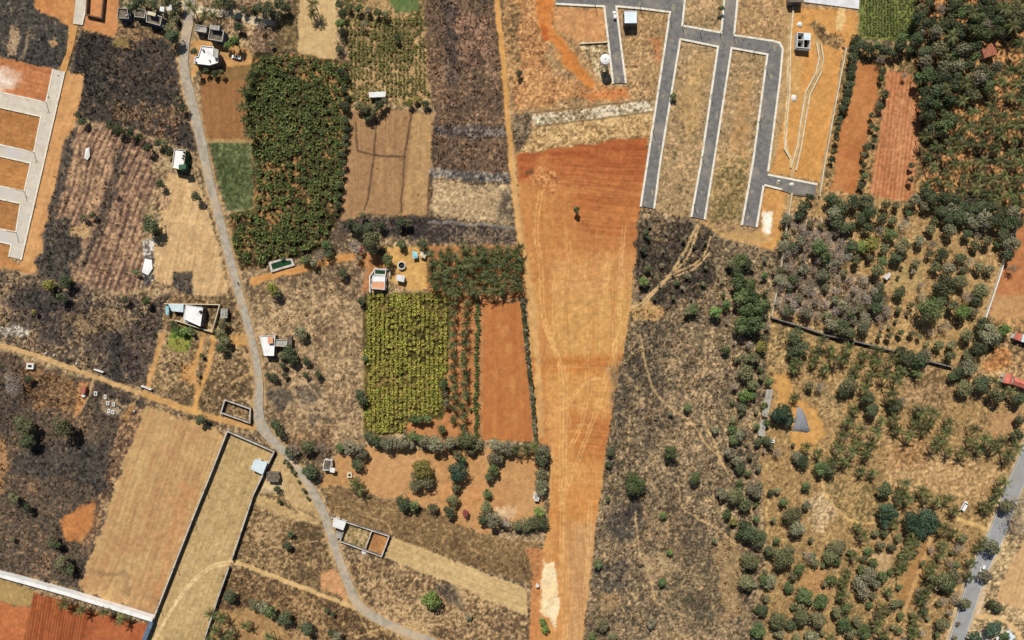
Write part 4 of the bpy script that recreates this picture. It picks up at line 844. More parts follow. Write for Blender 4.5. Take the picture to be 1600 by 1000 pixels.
TREES = """541,120,6,D 542,151,6,D 541,201,6,D 540,215,6,D 539,228,5,D 536,256,6,D 534,271,5,D 532,290,6,D 531,306,5,D 529,321,6,D 452,728,4,O 458,738,4,D 466,752,3,O 474,766,4,O 480,778,3,D 275,514,6,G 285,519,6,L 296,516,6,G 302,522,4,O 270,506,5,D 318,100,5,D 345,112,5,O 1240,695,4,O 1190,590,5,O 1206,700,5,O 720,560,3,L 735,640,3,G 268,56,13,D 262,44,9,O 121,179,6,D 129,189,7,D 171,196,8,D 185,203,9,D 200,206,8,D 218,215,7,D 229,229,8,D 256,224,8,O 246,222,8,O 264,238,7,D 278,155,5,O 286,168,7,D 303,80,6,D 366,64,10,L 356,71,6,L 371,42,8,D
206,8,9,D 216,1,10,D 240,6,8,D 275,5,9,D 262,0,8,D 381,14,7,O 396,20,7,D 360,6,9,D 349,2,8,D 310,116,6,O 321,111,5,D 335,115,6,D 274,28,7,O 268,20,6,O
403,12,10,D 420,14,12,D 438,8,11,D 431,22,8,D 450,12,6,D 408,42,9,B 424,68,5,O 530,6,7,D 535,20,7,D 532,36,8,L 533,49,7,D 530,76,6,D 533,111,7,D 537,140,7,D 538,165,8,D 535,240,6,D 540,187,7,D
560,165,8,O 570,171,10,O 583,172,9,O 592,165,8,D 575,181,8,D 601,158,6,O 640,160,6,Y 665,163,7,D 650,155,6,Y 545,10,7,O 560,13,7,G 575,16,7,O 590,19,7,G 602,21,7,O 568,38,7,B 621,59,5,D 811,115,6,D 1052,150,6,G 1127,12,5,G
1337,62,9,D 1335,76,8,D 1334,90,9,D 1333,105,8,D 1330,118,8,D 1328,131,8,D 1325,145,8,D 1322,158,8,D 1318,169,7,D 1312,185,5,D 1310,200,5,D 1308,216,5,D 1304,236,5,D 1299,248,5,D 1346,70,9,D 1358,75,10,D 1371,73,9,G 1384,76,10,D 1396,80,9,D 1408,69,10,D 1411,58,9,G 1376,92,8,B 1421,76,8,D
1380,111,6,D 1377,121,5,G 1382,147,8,D 1372,161,7,B 1376,167,6,D 1363,180,5,D 1362,196,5,D 1370,201,5,G 1366,219,5,D 1355,229,7,D 1350,241,6,O 1413,118,5,B 1440,192,4,D 1350,258,5,D 1352,275,6,G 1346,290,6,D 1425,258,5,D 1424,280,5,D
1255,321,10,D 1266,310,8,D 1250,336,8,D 1300,311,12,D 1315,321,13,D 1335,315,12,D 1355,315,13,D 1362,331,12,D 1310,346,12,D 1345,341,11,D 1321,356,9,D 1303,334,12,S 1385,318,8,O 1400,320,8,O 1420,320,8,O 1430,311,9,S
1380,341,11,O 1396,345,9,O 1413,352,12,B 1421,333,6,G 1446,322,9,O 1465,328,8,B 1357,358,10,D 1376,362,9,B 1391,367,11,G 1330,354,8,D 1333,385,12,D 1348,385,10,L 1363,381,12,Y 1383,389,9,O 1411,385,14,O 1400,402,11,D 1340,405,9,O 1380,408,9,G 1360,402,6,O 1373,422,12,O 1437,377,9,S 1457,384,9,B 1452,396,6,O 1473,397,12,D 1455,357,9,O 1460,345,7,O 1485,360,10,S 1512,366,8,D 1525,382,9,O 1528,368,7,B 1543,377,9,O 1559,382,6,G 1569,367,11,D 1431,411,9,O 1427,423,5,B 1463,418,10,O 1502,403,9,D 1515,410,9,B 1531,416,9,O 1545,420,9,O 1507,422,8,O 1485,420,11,S 1503,440,12,O 1477,448,19,D 1512,462,11,B 1532,455,13,O 1528,470,9,D 1440,445,7,B 1440,462,9,B 1424,476,5,D 1407,456,10,D 1405,484,6,O 1456,482,20,G 1490,478,10,O 1506,488,12,L 1522,488,9,O 1580,380,14,S 1575,398,9,D 1582,420,8,B 1403,433,3,D 1408,418,3,D 1419,489,4,O
1237,385,8,D 1280,385,13,G 1291,401,10,G 1240,436,9,D 1235,451,6,D 1290,431,9,D 1375,449,8,D 1372,464,9,D 1370,480,10,D 1232,486,10,D 1260,486,12,S 1330,491,8,G 901,328,5.5,G
1006,440,8,L 1010,362,5,D 1006,391,5,D 1012,420,6,G 1058,442,4,G 1075,431,5,S 1158,405,11,G 1145,411,10,O 1151,421,8,D 1166,411,9,D 1155,440,14,G 1171,446,12,G 1160,461,15,G 1180,466,12,G 1186,481,14,G 1165,486,12,G 1196,476,10,G 1135,476,8,G 1117,487,10,L 1085,483,10,G 1075,487,8,O 1195,430,6,G
1160,506,14,G 1180,506,15,G 1174,516,10,D 1135,546,8,G 1190,541,11,Y 1165,560,10,O 1181,560,10,O 1165,580,13,O 1175,601,10,O 1165,617,11,L 1160,636,8,S 1145,671,9,G 1155,681,9,S 1147,687,9,G 1140,708,9,S 1151,720,9,S 1157,731,9,D 1075,637,8,G 1087,745,9,G 1047,706,12,G 955,705,8,D 951,725,6,D 992,757,18,G 1118,672,7,S 1048,647,4,S 1185,691,7,D 1200,690,8,D
848,705,12,S 845,717,12,D 846,740,11,O 845,757,10,S
1245,526,14,D 1251,545,15,D 1239,551,10,D 1299,506,10,S 1316,511,13,D 1330,521,9,D 1350,511,12,S 1265,603,9,O 1283,606,9,B 1328,601,15,O 1319,611,11,D 1358,622,12,D 1364,641,12,D 1400,633,13,D 1410,628,9,B 1420,560,13,D 1435,564,14,D 1446,555,12,S 1410,551,10,D 1300,736,10,D 1255,721,12,D 1245,714,9,S 1282,731,11,G 1215,706,8,B 1500,581,10,D 1515,575,14,S 1490,586,9,D 1530,546,13,D 1545,521,17,S 1571,515,10,L 1537,510,13,D 1556,531,12,D 1510,606,13,O 1535,600,15,D 1560,616,13,O 1592,622,12,D
1390,525,6,O 1375,525,5,O 1408,520,6,O 1425,522,6,O 1437,526,5,O 1448,538,5,O 1455,521,7,B 1468,540,9,O 1488,540,9,O 1486,556,9,O 1475,510,11,B 1512,523,11,O 1515,556,11,O 1390,512,4,O 1400,502,4,O 1378,512,4,B 1225,645,15,T 1214,650,12,T 1232,656,10,T 1202,596,8,G 1595,656,8,D 1590,681,10,D
468,519,11,S 478,563,7,D 450,551,12,D 440,556,8,O 456,561,9,D 441,571,6,D 418,587,5,D 428,590,7,D 445,587,5,D 478,586,5,D 497,585,6,D 430,663,8,D 437,675,8,D 566,626,9,D 562,616,9,D 570,560,5,G 692,600,9,G 695,616,7,O 697,631,8,O 655,655,8,G 668,655,7,G 645,655,7,G 690,671,8,G
577,682,9,D 588,688,10,D 603,692,12,S 618,692,9,S 630,690,11,S 641,695,8,S 645,681,9,G 656,686,9,G 664,690,12,S 683,695,14,S 701,692,10,S 715,690,9,O 730,690,13,O 745,695,11,O 735,701,10,O 715,712,10,O 721,719,9,G 773,695,10,S 781,701,10,S 795,700,11,S 770,716,11,S 780,718,9,O 770,735,10,G 765,746,8,D
460,703,12,B 480,698,13,O 500,701,12,B 454,706,10,D 530,700,8,G 548,700,13,S 561,706,12,S 558,725,10,D 484,738,13,D 447,722,5,D 659,733,16,Y 658,748,18,O 715,737,16,T
648,760,11,O 712,762,9,O 762,772,8,G 707,782,11,O 702,800,10,D 677,795,10,O 630,785,13,D 646,790,9,G 727,802,6,R 760,793,11,O 755,811,10,D 773,813,14,S 790,815,10,P 808,822,10,O 822,820,11,O 836,818,12,O 848,818,11,D 842,800,9,L 846,766,9,S 673,941,15,L 732,965,6,S 448,853,7,D 453,835,5,D 433,765,6,D 436,783,4,D 410,950,10,S 420,957,11,G 443,968,12,D 478,982,12,D 526,996,8,S 519,990,8,D 520,960,4,D 510,955,4,D
35,665,17,O 40,690,14,D 93,668,17,O 313,656,9,D 342,521,10,O 350,531,10,O 348,506,9,O 345,545,8,D 310,586,4,O 315,556,4,G 20,601,17,P 12,585,10,B 43,593,7,D 235,350,15,D 250,287,7,D 306,307,8,D 185,261,5,B 178,301,5,B 143,335,6,D 130,341,7,O 100,440,11,D 75,445,10,Y 95,466,9,D 195,468,7,O 228,470,8,G 212,425,5,G 53,487,4,Y 246,365,5,D
510,384,9,G 513,396,8,D 550,350,9,D 560,356,10,D 575,356,11,D 595,351,8,D 566,336,6,O 626,346,9,D 636,349,8,O 555,385,11,P 580,378,17,O 564,390,4.5,R 560,403,6,B 605,406,10,G 627,381,8,G 660,381,9,D 535,426,8,D 425,451,11,Y 431,457,9,O 565,470,7,D 480,405,8,O 490,411,7,S 500,401,9,B 475,405,6,L
20,780,10,O 40,796,8,D 80,846,10,O 86,852,8,D 95,881,14,O 107,891,9,D 18,843,5,O 358,932,11,D 396,945,11,O
848,972,7,L 851,984,7,L 950,780,4,G 935,882,8,G 1035,805,6,L 1047,863,6,L 1035,910,7,G 1085,752,8,D 940,976,12,O 926,995,8,G 958,996,8,O 1018,975,8,S 1130,772,10,S 1150,776,14,O 1165,787,12,O 1180,765,14,S 1155,756,8,G 1137,804,8,G 1146,815,7,Y 1165,821,10,D 1175,836,15,D 1186,842,13,D 1160,836,10,D 1172,878,14,O 1168,912,13,O 1195,906,10,G 1192,955,11,D 1185,985,13,G 1118,845,5,S
1225,785,8,G 1260,790,7,S 1240,805,16,O 1245,826,13,S 1205,770,6,D 1260,760,8,G 1215,766,6,S 1225,870,19,O 1205,861,10,D 1250,890,10,G 1262,870,11,B 1275,881,8,O 1300,870,14,O 1310,856,14,O 1203,910,12,S 1233,918,10,G 1240,901,8,O 1257,930,14,G 1285,940,12,G 1300,906,10,G 1218,970,14,O 1235,976,9,D 1220,992,8,O 1245,996,8,O 1255,965,14,O 1280,970,13,O 1270,996,10,S 1250,946,9,O
1383,766,13,D 1390,800,15,T 1384,815,10,T 1430,815,17,T 1451,812,17,T 1441,826,15,T 1460,820,12,T 1368,833,7,O 1383,833,8,O 1405,840,8,O 1376,853,8,O 1395,855,8,O 1357,862,8,G 1350,874,7,O 1365,880,8,G 1347,890,8,G 1360,901,14,S 1345,912,13,S 1380,902,10,G 1350,926,10,S 1370,914,8,S 1365,931,7,O 1345,934,6,O 1360,946,6,G 1400,945,9,O 1408,963,7,G 1405,985,8,O 1325,950,10,G 1310,956,10,O 1320,975,13,G 1341,970,10,O 1350,986,12,G 1330,991,10,O
1475,906,13,O 1490,900,11,O 1485,880,8,B 1482,916,12,G 1500,856,11,B 1505,841,10,O 1475,940,8,B 1495,936,12,B 1475,976,12,O 1445,955,7,D 1575,791,12,O 1550,856,13,S 1540,901,11,S 1509,944,10,O 1593,790,20,B 1590,821,17,B 1552,944,8,D 1561,950,8,D 1555,983,13,T 1525,996,10,T 1571,996,9,G"""
PALMS = """390,124 384,143 379,166 383,186 390,208 394,110 297,12 320,22 334,25 341,6 489,5 487,21 1242,622 1285,533 1275,552 1300,545 1245,565 1240,577 1270,567 1290,575 1305,560 1318,561 1325,545 1350,556 1372,547 1370,565 1395,560 1340,575 1335,586 1362,587 1383,587 1403,592 1410,580 1393,616 1353,605
1335,640 1327,660 1318,680 1310,700 1345,672 1340,691 1332,706 1370,676 1378,660 1362,696 1355,712 1365,740 1347,736 1260,698 1280,707 1400,655 1403,672 1420,681 1430,661 1445,671 1460,645 1453,656 1442,645 1435,640 1482,658 1480,676 1470,686 1462,696 1485,705 1505,707 1523,671 1520,690 1540,686 1555,700 1547,690 1567,690 1530,702 1590,700 1577,711 1435,581 1580,612 1555,596
100,946 125,954 162,957 190,967 330,960 346,966 385,979 335,986 361,990 350,1002 326,1004 420,996 553,755 561,766 808,703 822,702 836,697
1342,823 1350,836 1335,868 1325,896 1320,911 1397,818 1425,833 1425,848 1419,862 1414,875 1405,890 1410,771 1415,756 1440,766 1405,781 1421,779 1450,776 1465,786 1480,780 1492,800 1475,826 1490,831 1475,850 1472,866 1460,886 1455,897 1455,911 1440,936 1448,928 1380,950 1375,966 1371,978 1381,991 1430,966 1430,981 1427,993 1540,846 1530,857 1518,880 1565,770 1555,781 1545,796 1571,755 1538,790 1515,900 1318,930 1388,925 1300,996 1320,722 1300,720"""
for t_ in TREES.split():
    a_, b_, c_, k_ = t_.split(','); tree(float(a_), float(b_), float(c_), k_)
# tall trees inside the eastern wood and the bare western wood: filled evenly, alike within each wood
def pip(x, y, poly):
    c = False
    for i in range(len(poly)):
        x0, y0 = poly[i]; x1, y1 = poly[i-1]
        if (y0 > y) != (y1 > y) and x < (x1-x0)*(y-y0)/(y1-y0)+x0: c = not c
    return c
def poisson(poly, d, avoid=(), seed=1, tries=9000):
    r = random.Random(seed); px = [p[0] for p in poly]; py = [p[1] for p in poly]; out = []
    for _ in range(tries):
        x = r.uniform(min(px), max(px)); y = r.uniform(min(py), max(py))
        if not pip(x, y, poly): continue
        if any((x-a)**2+(y-b)**2 < d*d for a, b in out): continue
        if any((x-a[0])**2+(y-a[1])**2 < a[2]**2 for a in avoid): continue
        out.append((x, y))
    return out
wood = [(1442,-12),(1610,-12),(1610,28),(1574,60),(1532,62),(1530,96),(1560,106),(1545,150),(1500,150),(1480,205),(1450,205),(1434,120),(1432,60)]
for x, y in poisson(wood, 15.5, [(1549,73,18),(1512,8,10),(1572,75,8)], 3):
    k_ = random.choices('DSOGB', (8, 3, 3, 2, 1))[0]
    tree(x, y, random.uniform(8.5, 14), k_, '%s tree in the dense wood around the red tiled house' % ADJ[k_], 'trees of the dense north-east wood', random.uniform(.9, 1.3))
wood2 = [(1228,342),(1300,352),(1326,400),(1300,420),(1372,440),(1388,496),(1320,506),(1214,482)]
for x, y in poisson(wood2, 13.5, [(1280,388,14),(1240,436,8)], 5):
    k_ = random.choices('BPOS', (6, 4, 2, 3))[0]
    tree(x, y, random.uniform(7, 11), k_, '%s tree in the leafless wood east of the thin white wall' % ADJ[k_], 'trees of the leafless wood', random.uniform(.7, .95))
wood3 = [(1445,300),(1500,308),(1545,320),(1590,330),(1588,350),(1540,352),(1480,348),(1460,322)]
for x, y in poisson(wood3, 14, [], 6):
    k_ = random.choices('DS', (3, 2))[0]
    tree(x, y, random.uniform(9, 13), k_, '%s tree in the row between palm grove and orchard' % ADJ[k_], 'trees between palm grove and orchard')
for x, y in poisson([(1180,780),(1260,840),(1330,860),(1300,1000),(1180,1000)], 22, [(1245,905,40)], 8):
    k_ = random.choices('OGS', (3, 2, 2))[0]
    tree(x, y, random.uniform(4, 7), k_, 'small %s bush among the south-east grove trees' % ADJ[k_], 'bushes among the south-east grove')
for x, y in poisson([(1395,860),(1500,850),(1500,1000),(1380,1000)], 20, [(1425,905,22)], 9):
    k_ = random.choices('OGB', (3, 2, 2))[0]
    tree(x, y, random.uniform(4, 7), k_, 'small %s bush beside the highway palms' % ADJ[k_], 'bushes beside the highway palms')
for x, y in poisson([(1120,440),(1190,400),(1210,420),(1195,560),(1200,700),(1190,770),(1150,770),(1140,640),(1150,560)], 17, [(1160,450,30),(1170,500,25)], 10):
    k_ = random.choices('OGSB', (3, 2, 2, 2))[0]
    tree(x, y, random.uniform(3.5, 6.5), k_, 'small %s bush on the east edge of the scrubland' % ADJ[k_], 'bushes on the scrubland edge')
for x, y in poisson([(1000,340),(1110,380),(1100,470),(1000,470)], 19, [], 12, 1500):
    k_ = random.choices('DOB', (1, 2, 4))[0]
    tree(x, y, random.uniform(2.5, 4.5), k_, 'low %s bush in the dark scrub by the track fork' % ADJ[k_], 'bushes in the dark scrub')
for i, k in enumerate(np.arange(0, 1, .026)):                # thin hedge along the bare red rectangle
    x = 816 + 22*k + random.uniform(-1, 1); y = 470 + 218*k
    k_ = random.choice('DDS')
    tree(x, y, random.uniform(3, 4.4), k_, '%s hedge shrub along the right side of the red rectangle' % ADJ[k_], 'hedge shrubs beside the red rectangle')
# coconut palms
ORD2 = ['first'] + [t.split()[0] for t in ORD[1:]]
PP = [palm_proto(300+i, h) for i, h in enumerate((5.2, 6.2, 7.4, 8.6))]
PPg = [palm_proto(320+i, h, 3.8, 15, (.040, .056, .022), (.130, .146, .056)) for i, h in enumerate((5.0, 6.2, 7.2))]
def palm(x, y, s_=1.0, label=None, group=None, pp=None):
    place('coconut_palm', random.choice(pp or PP[:3]), x, y, s_*random.uniform(.88, 1.12), 'coconut palm', 'palm tree', label, group)
for t_ in PALMS.split():
    a_, b_ = map(float, t_.split(',')); palm(a_, b_)
for x, y in poisson([(1484,150),(1560,108),(1608,90),(1608,335),(1560,312),(1500,300),(1448,290),(1446,262),(1442,205),(1478,200)], 17.2, [(1585,225,9),(1530,160,8),(1470,255,9)], 14):
    palm(x, y, 1.02, 'coconut palm in the large grove below the north-east wood', 'coconut palms of the north-east grove', PP + PPg[:1])
for x, y in ((1520,20),(1570,14),(1582,40),(1596,68),(1470,42),(1488,58),(1592,15),(1480,140),(1510,130)):
    palm(x, y, 1.1, 'coconut palm standing among the north-east wood trees', 'coconut palms among the north-east wood', PP[2:])
for x, y in poisson([(672,388),(700,396),(704,388),(812,386),(820,458),(700,460),(672,446)], 10.2, [(715,393,9),(708,414,6)], 15):
    palm(x, y, .95, 'coconut palm in the dense block above the bare red rectangle', 'palms of the dense centre block', PPg)
for i, y in enumerate(np.arange(474, 672, 16.5)): palm(708 + random.uniform(-2, 2), y, .82, '%s palm from the top in the left red-soil lane' % ORD2[i], 'palms of the left lane', PPg)
for i, y in enumerate(np.arange(474, 690, 16)): palm(728 + random.uniform(-1.5, 1.5) - (y-470)*.02, y, .86, '%s palm from the top in the right red-soil lane' % ORD2[i], 'palms of the right lane', PPg)
# plantains: those that show largest as single plants, the rest as a mass
BAN = {'dark': ((.042, .062, .017), (.175, .195, .058)), 'yellow': ((.105, .130, .022), (.450, .420, .080)), 'lane': ((.045, .085, .025), (.110, .165, .055)), 'thin': ((.070, .085, .022), (.205, .205, .062)), 'crop': ((.070, .090, .025), (.160, .175, .060))}
def plantation(name, pts, key, nind, label, group, stufflabel, cat, L=2.3, h=1.5, nl=9, centre=(800, 500)):
    arr = [banana_arr(500 + i, *BAN[key], L, h, nl) for i in range(4)]
    mes = [mesh_np(name, a[0], a[1], a[2], M['leaf']) for a in arr]
    pts = sorted(pts, key=lambda p: -p[2])
    for i, (x, y, s_) in enumerate(pts[:nind]):
        b = P(x, y, GZ + h*s_); o = mobj(name, mes[i % 4]); o.location = (b.x, b.y, GZ); o.rotation_euler = (0, 0, random.uniform(0, 6.28)); o.scale = (s_, s_, s_)
        tag(o, label, cat, group)
    rest = pts[nind:]
    if rest:
        V = []; F = []; Cc = []; nb = 0
        for i, (x, y, s_) in enumerate(rest):
            v, f, c = arr[i % 4]; a = random.uniform(0, 6.28); ca, sa = math.cos(a)*s_, math.sin(a)*s_; b = P(x, y, GZ + h*s_)
            V.append(np.stack([v[:, 0]*ca - v[:, 1]*sa + b.x, v[:, 0]*sa + v[:, 1]*ca + b.y, v[:, 2]*s_ + GZ], 1)); F.append(f + nb); nb += len(v); Cc.append(c*random.uniform(.75, 1.3))
        tag(mobj(name + '_mass', mesh_np(name + '_mass', np.concatenate(V), np.concatenate(F), np.concatenate(Cc), M['leaf'])), stufflabel, cat, kind='stuff')
def grid_pts(poly, dx, dy, jit, s0, s1, keep=1.0, seed=2, skew=0.0, lowkeep=0.0):
    r = random.Random(seed); out = []
    px = [p[0] for p in poly]; py = [p[1] for p in poly]
    for y in np.arange(min(py), max(py), dy):
        for x in np.arange(min(px), max(px), dx):
            xx = x + skew*(y-min(py)) + r.uniform(-jit, jit); yy = y + r.uniform(-jit, jit)
            if not pip(xx, yy, poly): continue
            n = float(vnoise(np.array([xx/26.]), np.array([yy/26.]), 77)[0])
            if r.random() > keep + .35*n - (lowkeep if yy > 245 else 0): continue
            out.append((xx, yy, r.uniform(s0, s1)*(1 + .12*n)))
    return out
plantation('plantain_plant', grid_pts([(400,84),(462,84),(524,96),(540,102),(543,200),(529,335),(500,384),(450,400),(412,412),(378,414),(364,384),(360,336),(398,326),(396,220),(382,180),(388,130)], 7.2, 6.6, 2.2, .60, 1.12, .88, lowkeep=.2), 'dark', 150,
    'dark green plantain in the big plantation beside the village road', 'plantains of the big dark plantation', 'dense mass of dark green plantains filling the big plantation', 'plantain')
plantation('plantain_plant', grid_pts([(571,462),(602,458),(702,458),(703,480),(700,560),(688,650),(640,655),(628,676),(570,677)], 7.0, 4.4, .8, .56, .90, .90, 4), 'yellow', 110,
    'yellow-green plantain in the square plot below the farmhouse', 'plantains of the yellow-green plot', 'mass of yellow-green plantains filling the square plot', 'plantain', 2.0, 1.4)
plantation('plantain_plant', grid_pts([(541,24),(640,26),(658,24),(670,155),(600,150),(545,160)], 6.4, 4.6, 1.2, .44, .74, .74, 5), 'thin', 0,
    'thin plantain in the sparse rows above the brown divided field', 'plantains of the sparse rows', 'remaining thin plantains of the sparse rows', 'plantain', 1.9, 1.2, 7)
plantation('plantain_plant', [(746 + random.uniform(-2.5, 2.5) - (y-465)*.01, y, random.uniform(.7, .95)) for y in np.arange(466, 692, 5.2)], 'lane', 300,
    'fresh green plantain in the line beside the red rectangle', 'plantains of the green line', '', 'plantain', 2.2, 1.5)
plantation('crop_plant', grid_pts([(1346,-10),(1436,-10),(1427,58),(1346,56)], 4.6, 4.0, 1.1, .42, .62, .95, 6), 'crop', 300,
    'leafy crop plant in the green field at the top right', 'crop plants of the green field', 'rest of the leafy crop in the green field', 'crop', 1.6, .7, 7)
# dry scrub, tufts and rows: too many to count
def tufts(name, n, label, dmin, size, kpl, colmul, seed, cat='scrub'):
    r = np.random.default_rng(seed)
    x = r.uniform(-20, 1620, n); y = r.uniform(-20, 1020, n)
    i = np.clip(np.searchsorted(xs, x), 0, ni-1); j = np.clip(np.searchsorted(ys, y), 0, nj-1)
    d = den[j, i]*(.75 + .7*FB[j, i]); ok = d > r.uniform(dmin, 1.25, n)
    for a_, b_, w_ in VR + HW: ok &= ((x-a_)**2 + (y-b_)**2) > (w_*.9+4)**2
    x, y, i, j = x[ok], y[ok], i[ok], j[ok]; m = len(x)
    gl = lin.reshape(nj, ni, 3)[j, i]
    sz = size*r.uniform(.5, 1.5, m)*(.6 + .6*den[j, i])
    pos = np.stack([(x-800)*S, (500-y)*S, zz[j, i]], 1)
    k = kpl; pp = np.repeat(pos, k, 0); ss = np.repeat(sz, k)
    off = r.normal(size=(m*k, 3))*ss[:, None]*np.array([.55, .55, .25]); off[:, 2] = np.abs(off[:, 2]) + ss*.25
    V = leaf_quads(pp + off, unit(r.normal(size=(m*k, 3)) + np.array([0, 0, .5])), ss*r.uniform(.35, .8, m*k), .5, r)
    hue = np.array([[1, 1, 1], [.85, 1.02, .8], [1.1, .98, .85], [.75, .72, .72]])[r.integers(0, 4, m)]
    cl = np.repeat(gl*hue, k, 0)*colmul*r.uniform(.6, 1.5, (m*k, 1))
    tag(mobj(name, mesh_np(name, V, np.arange(4*m*k).reshape(-1, 4), np.repeat(np.clip(cl, .01, .6), 4, 0), M['dry'])), label, cat, kind='stuff')
tufts('dry_scrub', 60000, 'low dry scrub scattered over the fallow and burnt land', .25, .62, 6, .85, 21)
tufts('dry_grass', 90000, 'short dry grass tufts over the uncultivated ground', .12, .36, 4, 1.1, 22, 'grass')
# ------------------------------------------------------------------ buildings
def inset(poly, d):
    n = len(poly); a = sum(poly[i][0]*poly[(i+1) % n][1] - poly[(i+1) % n][0]*poly[i][1] for i in range(n))
    s_ = 1 if a > 0 else -1; L, R = offs(poly, 2*abs(d), True)
    return [tuple(p) for p in ((L if s_ > 0 else R) if d > 0 else (R if s_ > 0 else L))]
def wp(px, h): return [tuple(P(a, b, h)[:2]) for a, b in px]
def openings(root, poly, z0, h, wmat, every=3.2, door_edge=0):
    """windows and a door on the outer walls, standing 4 cm proud"""
    n = len(poly); cx = sum(p[0] for p in poly)/n; cy = sum(p[1] for p in poly)/n
    for i in range(n):
        a = Vector(poly[i]); b = Vector(poly[(i+1) % n]); L = (b-a).length; t = (b-a)/max(L, .01); nr = Vector((t.y, -t.x))
        if nr.dot((a+b)/2 - Vector((cx, cy))) < 0: nr = -nr
        rz = math.atan2(t.y, t.x); m = int(L // every)
        for k in range(m):
            c = a + t*(L*(k+.5)/m)
            if i == door_edge and k == 0:
                p = c + nr*.03; d_ = MB().box(p.x, p.y, z0, 1.0, .10, 2.05, rz).build('door', M['wood'], root)
                p2 = c + nr*.10 + t*.35; MB().box(p2.x, p2.y, z0+1.0, .06, .06, .14, rz).build('handle', M['metal'], d_)
            else:
                p = c + nr*.03; w_ = MB().box(p.x, p.y, z0+1.0, 1.3, .10, 1.25, rz).build('window', M['white'], root)
                p2 = c + nr*.075; MB().box(p2.x, p2.y, z0+1.1, 1.1, .04, 1.05, rz).build('pane', M['darkglass'], w_)
                p3 = c + nr*.25; MB().box(p3.x, p3.y, z0+2.35, 1.6, .45, .08, rz).build('sunshade', wmat, w_)
def flat_house(name, label, cat, px, h, wall='white', roof='darkroof', rim='white', par=.7, tank=None, head=None, group=None, door=0, every=3.2, rimw=.28):
    poly = wp(px, h); c = (sum(p[0] for p in poly)/len(poly), sum(p[1] for p in poly)/len(poly))
    o = empty(name, (0, 0, 0)); tag(o, label, cat, group)
    MB().prism(poly, -.9, h - par - .12, top=False).build('wall', M[wall], o)
    out = inset(poly, -.12); inn = inset(poly, rimw)
    rf = MB().prism(inset(poly, rimw - .004), h - par - .3, h - par).build('roof', M[roof], o)
    MB().ring(poly, inn, h - par - .12, h).build('parapet', M[rim], o)
    openings(o, poly, GZ + .3, h, M[wall], every, door)
    if tank:
        for tx, ty, r_, mt in tank:
            p = P(tx, ty, h + .6); MB().lathe((p.x, p.y, h - par), [(r_, 0), (r_*1.02, .5), (r_, 1.0), (r_*.6, 1.25), (r_*.25, 1.32)], 14).build('water_tank', M[mt], o, True)
    if head:
        for hp, hh, mt in head:
            q_ = wp(hp, h + hh); hr = MB().prism(q_, h - par, h + hh).build('stair_room', M[wall], o)
            MB().prism(inset(q_, -.2), h + hh, h + hh + .12, True).build('roof_slab', M[mt], hr)
    return o
def sheet_shed(name, label, cat, px, h, wall='greywall', roof='greyroof', slope=.6, seams=.9, group=None, over=.35, door=0):
    """px: four roof corners; edge 0-1 is the high side; corrugation ribs run down the slope"""
    o = empty(name); tag(o, label, cat, group)
    poly = wp(px, h); A_, B_, C_, D_ = [Vector(p) for p in poly]
    MB().prism(inset(poly, over), -.9, h - slope - .02, top=True).build('wall', M[wall], o)
    t = .07; top = [(A_, h + slope*.3), (B_, h + slope*.3), (C_, h - slope*.6), (D_, h - slope*.6)]
    vs = [(p.x, p.y, z) for p, z in top] + [(p.x, p.y, z - t) for p, z in top]
    rf = MB().add(vs, [(0, 1, 2, 3), (7, 6, 5, 4), (0, 4, 5, 1), (1, 5, 6, 2), (2, 6, 7, 3), (3, 7, 4, 0)]).build('roof', M[roof], o)
    n = max(2, int((B_ - A_).length / seams)); rb = MB()
    for i in range(n + 1):
        f = .02 + .96*i/n; a = A_.lerp(B_, f); b = D_.lerp(C_, f)
        rb.tube((a.x, a.y, h + slope*.3 + .02), (b.x, b.y, h - slope*.6 + .02), .05, .05, 4)
    rb.build('roof_ribs', M[roof], rf)
    openings(o, inset(poly, over), GZ + .3, h, M[wall], 3.4, door)
    return o
def gable(name, label, cat, px, h, rise, wall='white', roof='redtile', group=None, cap=None, courses=6):
    """edges 0-1 and 2-3 are eaves, the ridge runs between the middles of the other two"""
    o = empty(name); tag(o, label, cat, group)
    poly = wp(px, h + rise*.5); A_, B_, C_, D_ = [Vector(p) for p in poly]; R0 = (B_ + C_)/2; R1 = (A_ + D_)/2
    body = inset(poly, .4); MB().prism(body, -.9, h).build('wall', M[wall], o)
    for nm, (e0, e1, r1, r0) in (('roof_slope', (A_, B_, R0, R1)), ('roof_slope', (C_, D_, R1, R0))):
        mb = MB()
        for k in range(courses):                       # overlapping courses
            f0 = k/courses; f1 = (k+1)/courses + .03
            f1 = min(1, f1)
            p = [e0.lerp(r0, f0), e1.lerp(r1, f0), e1.lerp(r1, f1), e0.lerp(r0, f1)]
            z = [h - .1 + rise*f0 + .06, h - .1 + rise*f0 + .06, h - .1 + rise*f1, h - .1 + rise*f1]
            mb.add([(q.x, q.y, zz_) for q, zz_ in zip(p, z)] + [(q.x, q.y, zz_ - .09) for q, zz_ in zip(p, z)], [(0, 1, 2, 3), (7, 6, 5, 4), (0, 4, 5, 1), (1, 5, 6, 2), (2, 6, 7, 3), (3, 7, 4, 0)])
        mb.build(nm, M[roof], o)
    MB().tube((R0.x, R0.y, h - .06 + rise), (R1.x, R1.y, h - .06 + rise), .13, .13, 6).build('ridge_cap', M[cap or roof], o)
    openings(o, body, GZ + .3, h, M[wall], 3.4)
    return o
